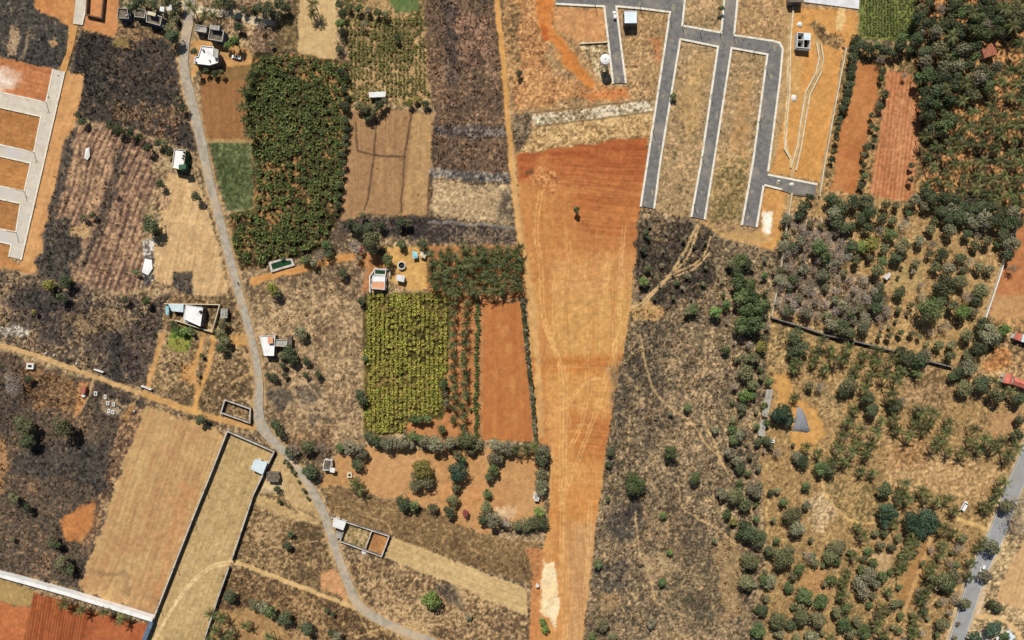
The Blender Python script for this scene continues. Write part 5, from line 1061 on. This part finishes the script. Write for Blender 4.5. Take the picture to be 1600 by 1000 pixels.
def box_wall(name, label, px, h, th, wall='greywall', cop='palewall', closed=False, cat='wall', copw=.06, group=None):
    o_pts = [P(a, b, h) for a, b in px]
    L, R = offs(o_pts, th, closed); L2, R2 = offs(o_pts, th + 2*copw, closed)
    o = empty(name); tag(o, label, cat, group, 'thing')
    MB().strip(L, R, -.9, h - .1, closed).build('wall_body', M[wall], o)
    MB().strip(L2, R2, h - .1, h, closed).build('coping', M[cop], o)
    return o
# --- village houses at the top
flat_house('house', 'dark-roofed house with blue-grey walls at the top left, beside bare red soil', 'house', [(184,12),(199,13),(201,29),(183,28)], 3.6, 'bluewall', 'darkroof', 'greyroof', .6, [(197,24,.6,'greyroof')])
flat_house('house', 'small house with mauve-grey terrace left of the bigger terrace house', 'house', [(211,13),(228,16),(226,28),(210,26)], 3.4, 'greywall', 'darkroof', 'palewall', .5)
flat_house('house', 'terrace house with pale parapet and blue side wall by the road top', 'house', [(229,18),(253,26),(250,40),(228,34)], 4.4, 'bluewall', 'darkroof', 'palewall', .7, None, [([(232,18),(243,21),(242,25),(231,22)], 1.6, 'cream')])
sheet_shed('shed', 'tiny white-roofed shed left of the village road top', 'shed', [(250,10),(257,11),(256,18),(249,17)], 2.6, 'white', 'brightwhite', .3)
sheet_shed('shed', 'tiny pale lilac-white shed nearest the village road top', 'shed', [(260,8),(269,9),(268,17),(260,16)], 2.6, 'white', 'white', .3)
flat_house('house', 'dark terrace house with blue east wall above the white bungalow', 'house', [(328,44),(350,48),(347,65),(325,61)], 4.4, 'bluewall', 'darkroof', 'palewall', .7, None, [([(329,39),(343,41),(342,47),(328,45)], 1.5, 'greyroof')])
flat_house('house', 'low grey flat-roofed house left of the dark terrace house', 'house', [(306,38),(324,41),(322,51),(304,48)], 3.4, 'greywall', 'greyroof', 'palewall', .4)
b = flat_house('bungalow', 'big white bungalow with stepped terraces right of the village road', 'house', [(315,71),(334,73),(334,80),(343,84),(340,98),(327,102),(303,99),(304,89),(309,88)], 4.0, 'greywall', 'brightwhite', 'brightwhite', .5,
    [(317,78,.45,'cardark'), (306,97,.4,'cardark'), (327,94,.35,'greyroof')], [([(334,76),(341,78),(340,90),(333,88)], 1.5, 'greyroof')])
flat_house('house', 'white-roofed house with green walls left of the village road', 'house', [(272,232),(290,234),(286,266),(268,262)], 4.6, 'greenwall', 'brightwhite', 'cream', .6, [(287,238,.5,'cardark'), (286,243,.5,'cardark'), (285,247,.45,'cardark')], [([(280,258),(290,257),(290,263),(280,264)], 1.7, 'greenwall')])
# --- white house within its wall
flat_house('house', 'largest white flat-roofed house inside the cream compound wall', 'house', [(290,476),(317,481),(313,510),(286,498)], 4.4, 'greywall', 'brightwhite', 'brightwhite', .25, [(313,487,.7,'cardark')], rimw=.2)
sheet_shed('porch', 'white porch roof attached below the largest white house', 'porch', [(287,499),(314,506),(313,510),(286,502)], 2.9, 'greywall', 'brightwhite', .3)
sheet_shed('shed', 'pale blue-white shed left of the largest white house', 'shed', [(263,475),(287,475),(286,488),(268,486)], 3.0, 'white', 'bluewhite', .4)
sheet_shed('shed', 'narrow turquoise lean-to at the left end of the white compound', 'shed', [(259,478),(264,478),(263,492),(259,492)], 2.4, 'white', 'tankblue', .3)
box_wall('compound_wall', 'cream compound wall around the white house', [(256,474.5),(343,476),(331,519),(306,511),(272,500)], 1.7, .3, 'cream', 'cream')
sheet_shed('hut', 'grey sheet hut outside the cream compound wall', 'hut', [(345,482),(356,482),(355,497),(344,497)], 2.4, 'wood', 'greyroof', .3)
# --- white L-shaped house
flat_house('house', 'white L-shaped house right of the village road bend', 'house', [(405,525),(430,524),(428,556),(412,556)], 4.0, 'greywall', 'brightwhite', 'white', .4, None, [([(419,527),(426,527),(426,536),(419,536)], 1.0, 'salmon')])
flat_house('house', 'grey terrace wing joined to the white L-shaped house', 'house', [(430,530),(449,531),(448,542),(430,541)], 3.3, 'greywall', 'greyroof', 'palewall', .5)
sheet_shed('shed', 'tiny dark shed at the end of the grey terrace wing', 'shed', [(449,524),(456,525),(456,539),(450,538)], 2.4, 'wood', 'darkroof', .3)
# --- farmhouse
fh = flat_house('farmhouse', 'farmhouse with half white half salmon terrace below the yard', 'house', [(582,430),(602,430),(601,453),(580,451)], 3.8, 'white', 'salmon', 'white', .35)
MB().prism(wp([(583,431),(601,431),(601,440),(582.5,440)], 3.6), 3.43, 3.52, True).build('white_roof_coat', M['brightwhite'], fh)
box_wall('compound_wall', 'low pale wall round the salmon-roofed farmhouse', [(578,457),(577.5,432),(586,420),(609,421),(609,432)], 1.3, .35, 'white', 'white')
def pond(name, label, px, wmat, rmat='palewall', rim=1.0, h=.6, group=None):
    poly = [tuple(P(a, b)[:2]) for a, b in px]; o = empty(name); tag(o, label, 'pond' if name == 'pond' else 'tank', group)
    MB().ring(poly, inset(poly, rim), -.9, h).build('rim', M[rmat], o)
    MB().prism(inset(poly, rim - .01), -.9, h - .35).build('water', M[wmat], o); return o
pond('water_tank', 'dark green rectangular water tank behind the salmon-roofed farmhouse', [(586,421),(604,422),(603,430),(585,429)], 'water', 'white', .35, .9)
pond('pond', 'green pond with pale rim beside the orange track', [(420,410),(440,404),(457,404),(461,415),(440,421),(424,426)], 'water', 'palewall', 1.1, .5)
o = empty('water_cistern'); tag(o, 'round dark cistern with white rim in the farmyard', 'cistern'); p = P(628, 415)
mb = MB(); n = 20
oc = [(p.x + 2.0*math.cos(t), p.y + 2.0*math.sin(t)) for t in np.arange(n)*2*math.pi/n]; ic = [(p.x + 1.6*math.cos(t), p.y + 1.6*math.sin(t)) for t in np.arange(n)*2*math.pi/n]
mb.ring(oc, ic, -.9, 1.2).build('rim', M['white'], o); MB().prism(ic, -.9, .2).build('water', M['blackpit'], o)
sheet_shed('shed', 'white-roofed shed right of the salmon-roofed farmhouse', 'shed', [(620,429),(633,431),(631,441),(618,438)], 2.8, 'white', 'white', .4)
def tarp(name, label, px, h, mat, cat):
    o = empty(name); tag(o, label, cat); poly = wp(px, h); n = len(poly); c = (sum(q[0] for q in poly)/n, sum(q[1] for q in poly)/n)
    vs = [(q[0], q[1], h - .25) for q in poly] + [((q[0]+c[0])/2, (q[1]+c[1])/2, h + random.uniform(-.1, .15)) for q in poly] + [(c[0], c[1], h + .1)]
    fs = [(i, (i+1) % n, n+(i+1) % n, n+i) for i in range(n)] + [(n+i, n+(i+1) % n, 2*n) for i in range(n)]
    MB().add(vs, fs).build('sheet', M[mat], o)
    for q in poly: MB().tube((q[0], q[1], -.9), (q[0], q[1], h - .27), .06, .05, 6).build('pole', M['wood'], o)
    return o
tarp('shelter', 'blue and white tarpaulin shelter in the farmyard', [(644,392),(652,394),(653,403),(645,404)], 2.2, 'tankblue', 'shelter')
tarp('shelter', 'cream tarpaulin shelter at the right side of the farmyard', [(657,390),(667,393),(664,404),(656,401)], 2.0, 'cream', 'shelter')
sheet_shed('hut', 'white-roofed hut between the thin plantain rows', 'hut', [(576,144),(603,143),(602,151),(577,152)], 2.6, 'white', 'brightwhite', .3)
tarp('tarpaulin', 'crumpled white tarpaulin on the dry field beside the lone round tree', [(226,404),(237,406),(238,420),(231,430),(221,425)], .5, 'brightwhite', 'tarpaulin')
tarp('tarpaulin', 'narrow white tarpaulin at the top of the striped field', [(133,232),(139,230),(140,244),(136,250),(131,247)], .5, 'white', 'tarpaulin')
# --- walled plots in the south-west
box_wall('plot_wall', 'roofless block wall enclosing the small empty plot by the road junction', [(351,625),(391,639),(390,661),(345,645)], 2.0, .45, 'greywall', 'palewall', True)
box_wall('field_wall', 'long pale wall round the big narrow field west of the road', [(222,1002),(240,966),(300,812),(326,748),(355,674),(428,706),(396,772),(361,877)], 2.2, .5, 'greywall', 'palewall')
box_wall('field_wall', 'lower wall of the narrow field, below its gate gap', [(357,887),(340,935),(318,1002),(296,1070)], 2.2, .5, 'greywall', 'palewall')
box_wall('boundary_wall', 'thick bright white wall along the bottom left red fields', [(-60,884),(0,899.5),(100,927),(238,969)], 3.2, 1.7, 'brightwhite', 'brightwhite')
box_wall('boundary_wall', 'dark blue-grey covered wall at the bottom left corner of the narrow field', [(236,972),(224,1002),(205,1060)], 2.6, 2.0, 'bluewall', 'bluewall')
sheet_shed('shed', 'pale blue sheet shed against the wall of the narrow field', 'shed', [(398,717),(418,723),(410,742),(391,733)], 3.2, 'white', 'bluewhite', .4)
flat_house('hut', 'dark square hut outside the narrow field wall', 'hut', [(417,738),(435,739),(435,753),(417,752)], 2.8, 'greywall', 'darkroof', 'greywall', .25)
flat_house('hut', 'small terrace hut with white parapet left of the orchard', 'hut', [(507,718),(519,719),(516,735),(504,735)], 3.0, 'white', 'darkroof', 'white', .45, None, [([(517,731),(523,732),(522,738),(516,737)], -.3, 'brightwhite')])
pond('well', 'square white-rimmed well beside the small terrace hut', [(543,738),(550,738),(551,746),(543,746)], 'blackpit', 'cream', .6, .8)
sheet_shed('shed', 'white-roofed shed on the east side of the road by the walled lots', 'shed', [(521,809),(541,816),(536,829),(519,823)], 3.4, 'white', 'brightwhite', .5)
sheet_shed('shed', 'small grey lean-to below the white roadside shed', 'shed', [(526,830),(535,833),(532,842),(524,840)], 2.0, 'greywall', 'greyroof', .3)
box_wall('plot_wall', 'block wall round the two grassy lots beside the roadside shed', [(516,808),(608,838),(596,870),(531,846),(536,832)], 1.8, .4, 'greywall', 'palewall')
box_wall('plot_wall', 'cross wall dividing the two lots beside the roadside shed', [(581,829.5),(571,857)], 1.7, .4, 'greywall', 'palewall')
def heap(name, label, cat, px, h, mat, seed=1):
    r = random.Random(seed); poly = [P(a, b) for a, b in px]; n = len(poly); c = sum(poly, Vector())/n; rings = [(1.0, -.5), (.8, .35*h), (.5, .75*h), (.2, 1.0*h)]
    vs = []
    for f, z in rings:
        for q in poly: vs.append((c.x + (q.x-c.x)*f*r.uniform(.93, 1.07), c.y + (q.y-c.y)*f*r.uniform(.93, 1.07), GZ + z*r.uniform(.85, 1.15)))
    vs.append((c.x, c.y, GZ + h*1.02)); m = len(rings)
    fs = [(k*n+i, k*n+(i+1) % n, (k+1)*n+(i+1) % n, (k+1)*n+i) for k in range(m-1) for i in range(n)] + [((m-1)*n+i, (m-1)*n+(i+1) % n, m*n) for i in range(n)]
    return tag(MB().add(vs, fs).build(name, M[mat], None, True), label, cat)
def blob(x, y, rx, ry, n=14): return [(x + rx*math.cos(t)*random.uniform(.85, 1.1), y + ry*math.sin(t)*random.uniform(.85, 1.1)) for t in np.arange(n)*2*math.pi/n]
heap('lime_heap', 'white lime heap at the corner of the walled lots', 'heap', blob(569, 863, 5.5, 5.5), .8, 'sand')
heap('stone_heap', 'grey triangular heap of crushed stone beside the blue-green tree', 'heap', [(1246,632),(1254,638),(1260,650),(1265,664),(1268,675),(1262,678),(1250,676),(1237,675),(1240,662),(1243,648)], 1.8, 'gravel')
heap('sand_heap', 'white sand heap above the unfinished white house', 'heap', blob(1250, 38, 5.5, 5), 1.0, 'sand')
heap('sand_heap', 'pale sand heap beside the drain right of the last layout road', 'heap', blob(1241, 153, 5, 7), .8, 'sand')
heap('sand_heap', 'left sand heap on the short cross road of the layout', 'heap', blob(1217, 283, 3.4, 2.6), .9, 'sand'); heap('sand_heap', 'right sand heap on the short cross road of the layout', 'heap', blob(1237, 288, 5, 4), .9, 'sand')
# --- graveyard and field wells in the west
pond('well', 'square concrete well in the burnt west field', [(44,567),(55,568),(54,577),(43,576)], 'blackpit', 'white', .8, 1.1)
sh = empty('shrine'); tag(sh, 'little red and white shrine by the west track', 'shrine'); q_ = wp([(128,604),(134,605),(132,615),(126,613)], 1.8)
MB().prism(q_, -.9, 1.8).build('wall', M['brick'], sh); MB().prism(inset(q_, -.15), 1.8, 1.95, True).build('roof', M['brick'], sh)
p = P(131, 618); MB().lathe((p.x, p.y, -.9), [(.95, 0), (.95, 1.25), (.8, 1.35)], 12).build('plinth', M['white'], sh)
for i, (x, y, w_, l_, lab) in enumerate(((150,615,5,7,'oval white-rimmed tomb nearest the red shrine'), (165,620,4,7,'narrow white-rimmed tomb second from the red shrine'), (169,630,5,6,'broken pale tomb above the twin tombs'), (178,632,4.5,6,'dark-centred tomb upper right of the twin tombs'), (171,642,4.4,6.5,'left of the twin white tombs'), (177,644,4.4,6.5,'right of the twin white tombs'))):
    pl = [(x-w_/2, y-l_/2), (x+w_/2, y-l_/2+.5), (x+w_/2, y+l_/2), (x-w_/2, y+l_/2-.5)]
    poly = [tuple(P(a, b)[:2]) for a, b in pl]; t = empty('tomb'); tag(t, lab, 'tomb', 'tombs in the west field')
    MB().ring(poly, inset(poly, .38), -.9, .45).build('kerb', M['white'], t); MB().prism(inset(poly, .37), -.9, .05).build('slab', M['greywall'], t)
box_wall('gate_stub', 'short white gate wall on the track above the tombs', [(146,577),(161,582)], 1.2, .5, 'white', 'white'); box_wall('gate_stub', 'short white gate wall on the track near the brown lane', [(220,603),(236,609)], 1.2, .5, 'white', 'white')
for x, y, lab in ((72,552,'smaller white marker stone above the west track'), (85,555,'larger white marker stone above the west track'), (120,568,'white marker stone beside the west track'), (210,642,'white marker stone at the corner of the dry field')):
    p = P(x, y); mk_ = MB().box(p.x, p.y, -.9, .9, .7, 1.4, .3).build('marker_stone', M['white'], None, bevel=.08); tag(mk_, lab, 'stone', 'white marker stones')
box_wall('enclosure_wall', 'dark wall round the red-floored enclosure at the top left', [(138,-40),(134,22.5),(158,28),(165,-40)], 1.6, .5, 'greywall', 'wood')
# --- housing layout
hs_ = flat_house('house', 'pale blue square house beside the short layout road', 'house', [(975.5,17),(995,17),(995,36),(976,36)], 4.8, 'greywall', 'bluewhite', 'bluewhite', .15, rimw=.2)  # wall colour darkened to carry the shade below the roof edge
wt = empty('water_tower'); tag(wt, 'white round water tower with black shadow beside the short layout road', 'water tower'); p = P(946, 92, 9.0)
for k in range(6):
    a = k*math.pi/3 + .3; MB().tube((p.x + 2.0*math.cos(a), p.y + 2.0*math.sin(a), -.9), (p.x + 2.0*math.cos(a), p.y + 2.0*math.sin(a), 5.7), .2, .18, 8).build('column', M['white'], wt)
for z in (2.0, 4.0):
    for k in range(6):
        a = k*math.pi/3 + .3; b_ = a + math.pi/3; MB().tube((p.x + 2*math.cos(a), p.y + 2*math.sin(a), z), (p.x + 2*math.cos(b_), p.y + 2*math.sin(b_), z), .12, .12, 6).build('brace', M['white'], wt)
tk = MB().lathe((p.x, p.y, 5.6), [(1.0, 0), (2.2, .25), (2.35, .6), (2.35, 3.0), (2.5, 3.05), (2.5, 3.2), (1.6, 3.55), (.5, 3.75)], 24).build('tank', M['brightwhite'], wt)
MB().lathe((p.x, p.y, 9.3), [(.32, 0), (.32, .25), (.2, .32)], 10).build('hatch', M['greyroof'], tk)
MB().tube((p.x + 1.2, p.y - 2.0, -.9), (p.x + 1.2, p.y - 2.2, 6.2), .12, .12, 6).build('down_pipe', M['metal'], wt)
un = empty('unfinished_house'); tag(un, 'unfinished white house with open roofless rooms', 'house')
po = wp([(1246,50),(1267,52),(1266,76),(1245,74)], 3.2); MB().ring(po, inset(po, .3), -.9, 3.2).build('wall', M['white'], un)
MB().strip(*offs([P(1256.5, 51.5, 3.2), P(1255.5, 74.5, 3.2)], .3), -.9, 3.19).build('partition_wall', M['white'], un)
MB().strip(*offs([P(1246.5, 62, 3.2), P(1256, 62.4, 3.2)], .3), -.9, 3.18).build('partition_wall', M['white'], un)
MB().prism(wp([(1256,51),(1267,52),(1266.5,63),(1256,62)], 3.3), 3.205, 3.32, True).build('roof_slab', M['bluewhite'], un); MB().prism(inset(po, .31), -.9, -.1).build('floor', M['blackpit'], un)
po2 = wp([(1245,74.5),(1266,76.5),(1265.7,78.5),(1245,76.5)], 2.6); MB().prism(po2, 2.45, 2.6, True).build('sunshade', M['white'], un)
flat_house('house', 'dark flat-roofed house cut by the top edge beside the concrete yard', 'house', [(1234,-22),(1255,-22),(1254,3),(1234,3)], 4.0, 'greywall', 'darkroof', 'greywall', .3)
M['yard'] = surf('yard_concrete', A(214, 214, 216), A(240, 240, 240), .3, .9, .15, .05, A(222, 218, 212), .06)
yd = poly_road('concrete_yard', [(1256,-40),(1345,-40),(1342,14),(1256,3)], M['yard'], .05)
box_wall('boundary_wall', 'straight white wall right of the orange plots', [(1323,74),(1312,130),(1300,195),(1290,250),(1281,306)], 1.7, .35, 'cream', 'cream'); box_wall('boundary_wall', 'thin white wall running south from the short cross road', [(1238,301),(1230,352),(1222,410),(1213,460),(1206,494)], 1.6, .35, 'cream', 'cream')
box_wall('boundary_wall', 'dark stone wall bounding the orchard to the south', [(1206,496),(1252,510),(1292,524),(1340,534),(1392,547),(1440,561),(1490,574)], 1.8, .6, 'greywall', 'greywall'); box_wall('boundary_wall', 'white wall closing the orchard to the east', [(1594,340),(1575,392),(1560,440),(1541,496)], 1.7, .5, 'cream', 'white')
box_wall('boundary_wall', 'dark retaining wall below the short cross road', [(1222,297),(1240,303),(1276,308)], .1, .5, 'greywall', 'greywall')
box_wall('drain_wall', 'pale masonry drain edge along the orange plots', [(1240,10),(1235,70),(1234,140),(1228,215),(1226,232),(1234,246)], .5, .6, 'cream', 'cream')
box_wall('drain_wall', 'left edge of the winding masonry drain in the orange plots', [(1276,66),(1280,90),(1275,114),(1259,144),(1251,190),(1246,228),(1236,262)], .4, .5, 'cream', 'cream')
box_wall('drain_wall', 'right edge of the winding masonry drain in the orange plots', [(1283,68),(1287,92),(1282,116),(1266,147),(1258,192),(1252,230),(1244,266)], .4, .5, 'cream', 'cream')
box_wall('plot_fence', 'low pale fence between the plots left of the water tower', [(906,68),(950,65.5)], .5, .35, 'cream', 'cream')
# --- east farms
gable('house', 'red tiled house half hidden in the dense wood', 'house', [(1536,76),(1540,90),(1560,84),(1556,60)], 3.4, 1.6, 'white', 'redtile')
sheet_shed('shed', 'red and white roofed shed at the right edge below the orchard', 'shed', [(1588,520),(1598,522),(1595,533),(1585,529)], 3.2, 'white', 'redroof', .4); sheet_shed('shed', 'pale blue roof touching the red shed at the right edge', 'shed', [(1598,522),(1616,525),(1614,537),(1596,534)], 3.2, 'white', 'bluewhite', .4)
gable('farmhouse', 'red-roofed farmhouse at the right edge among the palms', 'house', [(1573,583),(1568,598),(1582,601),(1584,586)], 3.4, 1.0, 'white', 'redroof', courses=3)
gable('farmhouse', 'long red roof running off the right edge', 'house', [(1586,590),(1618,600),(1614,612),(1582,600)], 3.2, 1.0, 'white', 'redroof', courses=3)
sheet_shed('long_shed', 'longer grey sheet-roofed shed left of the stone heap', 'shed', [(1198,608),(1208,609),(1200,652),(1191,650)], 2.8, 'cream', 'greyroof', .3, .7); sheet_shed('long_shed', 'shorter grey sheet-roofed shed below the long grey shed', 'shed', [(1189,656),(1197,656),(1195,682),(1185,681)], 2.6, 'cream', 'greyroof', .3, .7)
pond('well', 'small square well below the grey sheds', [(1203,686),(1210,687),(1209,692),(1202,691)], 'blackpit', 'white', .5, .8)
sheet_shed('shed', 'small white orchard shed among the round trees', 'shed', [(1382,434),(1390,425),(1393,429),(1386,438)], 2.4, 'white', 'white', .3)
flat_house('hut', 'small white hut between the hedge trees and the orange strip', 'hut', [(834,771),(841,771),(842,783),(835,783)], 2.4, 'white', 'greyroof', 'white', .2, every=2.5)
sheet_shed('pump_house', 'tiny grey-roofed pump house on the left bank of the strip', 'hut', [(837,913),(842,913),(842,918),(837,918)], 2.0, 'white', 'white', .2)
tarp('tent', 'left white tent roof at the bottom right corner', [(1566,990),(1576,986),(1588,996),(1580,1002),(1570,998)], 2.6, 'bluewhite', 'tent'); tarp('tent', 'small white tent roof left of the bottom right tent', [(1557,996),(1564,994),(1566,1004),(1558,1006)], 2.4, 'white', 'tent')
# ------------------------------------------------------------------ vehicles, poles
def loft(secs, name, mat, parent, bev=.05):
    n = len(secs[0]); vs = [v for s_ in secs for v in s_]; fs = [(k*n+i, (k+1)*n+i, (k+1)*n+(i+1) % n, k*n+(i+1) % n) for k in range(len(secs)-1) for i in range(n)] + [tuple(range(n))[::-1], tuple(range((len(secs)-1)*n, len(secs)*n))]
    return MB().add(vs, [f[::-1] for f in fs]).build(name, mat, parent, bevel=bev)
def car(name, label, x, y, rz, L=4.1, W=1.7, kind='hatch', cat='car', paint='carwhite', z=.02):
    p = P(x, y); o = empty(name, (p.x, p.y, z), rz); tag(o, label, cat)
    def sec(u, w_, z0, z1): return [(u, -w_/2, z0), (u, w_/2, z0), (u, w_/2*.97, (z0+z1)/2), (u, w_/2*.9, z1), (u, -w_/2*.9, z1), (u, -w_/2*.97, (z0+z1)/2)]
    h = L/2
    bd = loft([sec(-h, W*.86, .38, .78), sec(-h+.15, W, .28, .92), sec(-h*.5, W, .25, .95), sec(h*.35, W, .25, .95), sec(h-.35, W*.97, .28, .82), sec(h, W*.84, .36, .66)], 'body', M[paint], o)
    u0, u1 = {'hatch': (-h+.15, h*.42), 'van': (-h+.08, h*.72), 'pickup': (-.1, h*.55)}[kind]
    loft([sec(u0, W*.9, .93, .97), sec(u0+.25, W*.84, .93, 1.42), sec(u1-.75, W*.84, .93, 1.46), sec(u1, W*.88, .93, .98)], 'windows', M['darkglass'], o, .03)
    loft([sec(u0+.22, W*.80, 1.40, 1.47), sec(u0+.5, W*.82, 1.42, 1.52), sec(u1-1.0, W*.82, 1.42, 1.54), sec(u1-.7, W*.78, 1.40, 1.48)], 'roof', M[paint], o, .03)
    if kind == 'pickup': MB().box(-h*.55, 0, .95, L*.40, W*.82, .25).build('cargo_cover', M['brightwhite'], o)
    for sx in (-1, 1):
        for sy in (-1, 1):
            w_ = MB().tube((sx*h*.62, sy*(W/2-.16), .31), (sx*h*.62, sy*(W/2+.02), .31), .31, .31, 14).build('wheel', M['tyre'], o); MB().tube((sx*h*.62, sy*(W/2+.0), .31), (sx*h*.62, sy*(W/2+.03), .31), .18, .17, 10).build('rim', M['metal'], w_)
        MB().box(h-.06, sx*W*.32, .60, .12, .34, .14).build('headlight', M['bluewhite'], o); MB().box(-h+.04, sx*W*.34, .66, .10, .24, .16).build('tail_light', M['redroof'], o)
    return o
car('car', 'white hatchback parked on the short layout road by the square house', 960, 25, math.radians(98), 4.2)
car('pickup', 'white pickup parked in the orange yard right of the bungalow', 370, 90, math.radians(168), 4.8, 1.8, 'pickup', 'pickup', z=GZ+.1)
car('van', 'white van parked in the field left of the highway', 1506, 791, math.radians(60), 5.2, 1.9, 'van', 'van', z=GZ+.1)
car('car', 'white car driving on the highway between roadside trees', 1533.5, 887, math.radians(-112), 4.3)
def motorbike(label, x, y, rz):
    p = P(x, y); o = empty('motorcycle', (p.x, p.y, .02), rz); tag(o, label, 'motorcycle')
    for u in (-.62, .62):
        w_ = MB().tube((u, -.06, .30), (u, .06, .30), .30, .30, 14).build('wheel', M['tyre'], o); MB().tube((u, -.07, .30), (u, .07, .30), .12, .12, 8).build('hub', M['metal'], w_)
    MB().tube((-.62, 0, .32), (.1, 0, .45), .08, .12, 6).tube((.1, 0, .45), (.5, 0, .85), .1, .05, 6).build('frame', M['cardark'], o)
    MB().box(-.30, 0, .72, .70, .26, .12).build('seat', M['tyre'], o); MB().box(.18, 0, .70, .42, .26, .22).build('fuel_tank', M['cardark'], o, bevel=.05)
    MB().tube((.62, 0, .30), (.44, 0, 1.0), .035, .035, 6).build('fork', M['metal'], o); MB().tube((.42, -.34, 1.0), (.42, .34, 1.0), .025, .025, 6).build('handlebar', M['metal'], o)
    return o
def rider(label, x, y, rz, shirt='cloth'):
    p = P(x, y); o = empty('person', (p.x, p.y, .02), rz); tag(o, label, 'person')
    me = bpy.data.meshes.new('body'); J = [(-.25, 0, .82), (-.22, 0, 1.05), (-.12, 0, 1.38), (-.08, 0, 1.52), (-.04, 0, 1.70)]
    E = [(0, 1), (1, 2), (2, 3), (3, 4)]; R_ = [.16, .17, .17, .07, .11]
    for s_ in (-1, 1):
        b0 = len(J); J += [(-.12, .19*s_, 1.40), (.08, .27*s_, 1.18), (.36, .28*s_, 1.04)]; R_ += [.07, .05, .04]; E += [(2, b0), (b0, b0+1), (b0+1, b0+2)]
        b0 = len(J); J += [(-.18, .12*s_, .84), (.22, .20*s_, .78), (.08, .20*s_, .34), (.24, .20*s_, .28)]; R_ += [.10, .08, .055, .05]; E += [(0, b0), (b0, b0+1), (b0+1, b0+2), (b0+2, b0+3)]
    me.from_pydata(J, E, []); me.materials.append(M[shirt]); b_ = mobj('body', me, o)
    b_.modifiers.new('skin', 'SKIN')
    for i, v in enumerate(me.skin_vertices[0].data): v.radius = (R_[i], R_[i]); v.use_root = (i == 0)
    s2 = b_.modifiers.new('sub', 'SUBSURF'); s2.levels = 1; s2.render_levels = 1
    MB().lathe((-.05, 0, 1.66), [(.10, -.02), (.13, .06), (.11, .15), (.05, .20)], 12).build('hair', M['tyre'], o, True)
a1 = math.atan2(-50, 14)
motorbike('motorcycle ridden along the village road beside the tan field', 373, 443, a1); rider('person in a blue shirt riding the motorcycle on the village road', 373, 443, a1)
def pole(x, y, label, h=7.0, z0=GZ, arm=True, group='electric poles', mat='greyroof'):
    p = P(x, y); o = empty('electric_pole', (p.x, p.y, z0)); tag(o, label, 'pole', group)
    MB().tube((0, 0, -.5), (0, 0, h), .17, .11, 8).build('shaft', M[mat], o)
    if arm:
        MB().box(0, 0, h - .7, 1.6, .1, .1, random.uniform(0, 3.1)).build('cross_arm', M['metal'], o)
for i, (x, y) in enumerate(((72.5,160.5),(53.5,238.5),(38.5,299.5),(25.5,363.5))): pole(x, y, '%s electric pole from the top on the concrete plot road' % ('first', 'second', 'third', 'fourth')[i])
for i, (x, y) in enumerate(((322,764),(303,812),(276,884),(250,947))): pole(x, y, '%s electric pole from the top along the left wall of the narrow field' % ('first', 'second', 'third', 'fourth')[i], 6.5)
SP = [(1046,30),(1066,42),(1020,205),(1094,52),(1125,53),(1146,55),(1178,81),(1110,150),(1097,245),(1084,320),(1196,105),(1186,190),(1167,318),(930,9),(1000,12)]
for i, (x, y) in enumerate(sorted(SP, key=lambda t: (t[0]-945)**2 + (t[1]-95)**2)):
    pole(x, y, '%s thin layout street pole to the white water tower' % ORD[i], 6.0, .1, False, 'street poles of the layout')
SH = [(1046,69),(1050,72),(1054,75),(1038,123),(1042,154),(1127,76),(1128,123),(1113,200),(1170,316),(1030,223)]
for i, (x, y) in enumerate(sorted(SH, key=lambda t: (t[0]-945)**2 + (t[1]-95)**2)):
    heap('sand_heap', '%s small white roadside heap to the white water tower' % ORD[i], 'heap', blob(x, y, 2.2, 2.2, 9), .45, 'sand', i)['group'] = 'small heaps along the layout roads'
# ------------------------------------------------------------------ labels of single plants
for (desc, k), lst in pend.items():
    lst.sort(key=lambda t: t[0])
    for i, (d_, o) in enumerate(lst):
        o['label'] = ('%s nearest %s' % (desc, LM[k][2])) if len(lst) == 1 else '%s %s to %s' % (ORD[min(i, 19)], desc, LM[k][2])
        o['group'] = desc + 's standing singly'
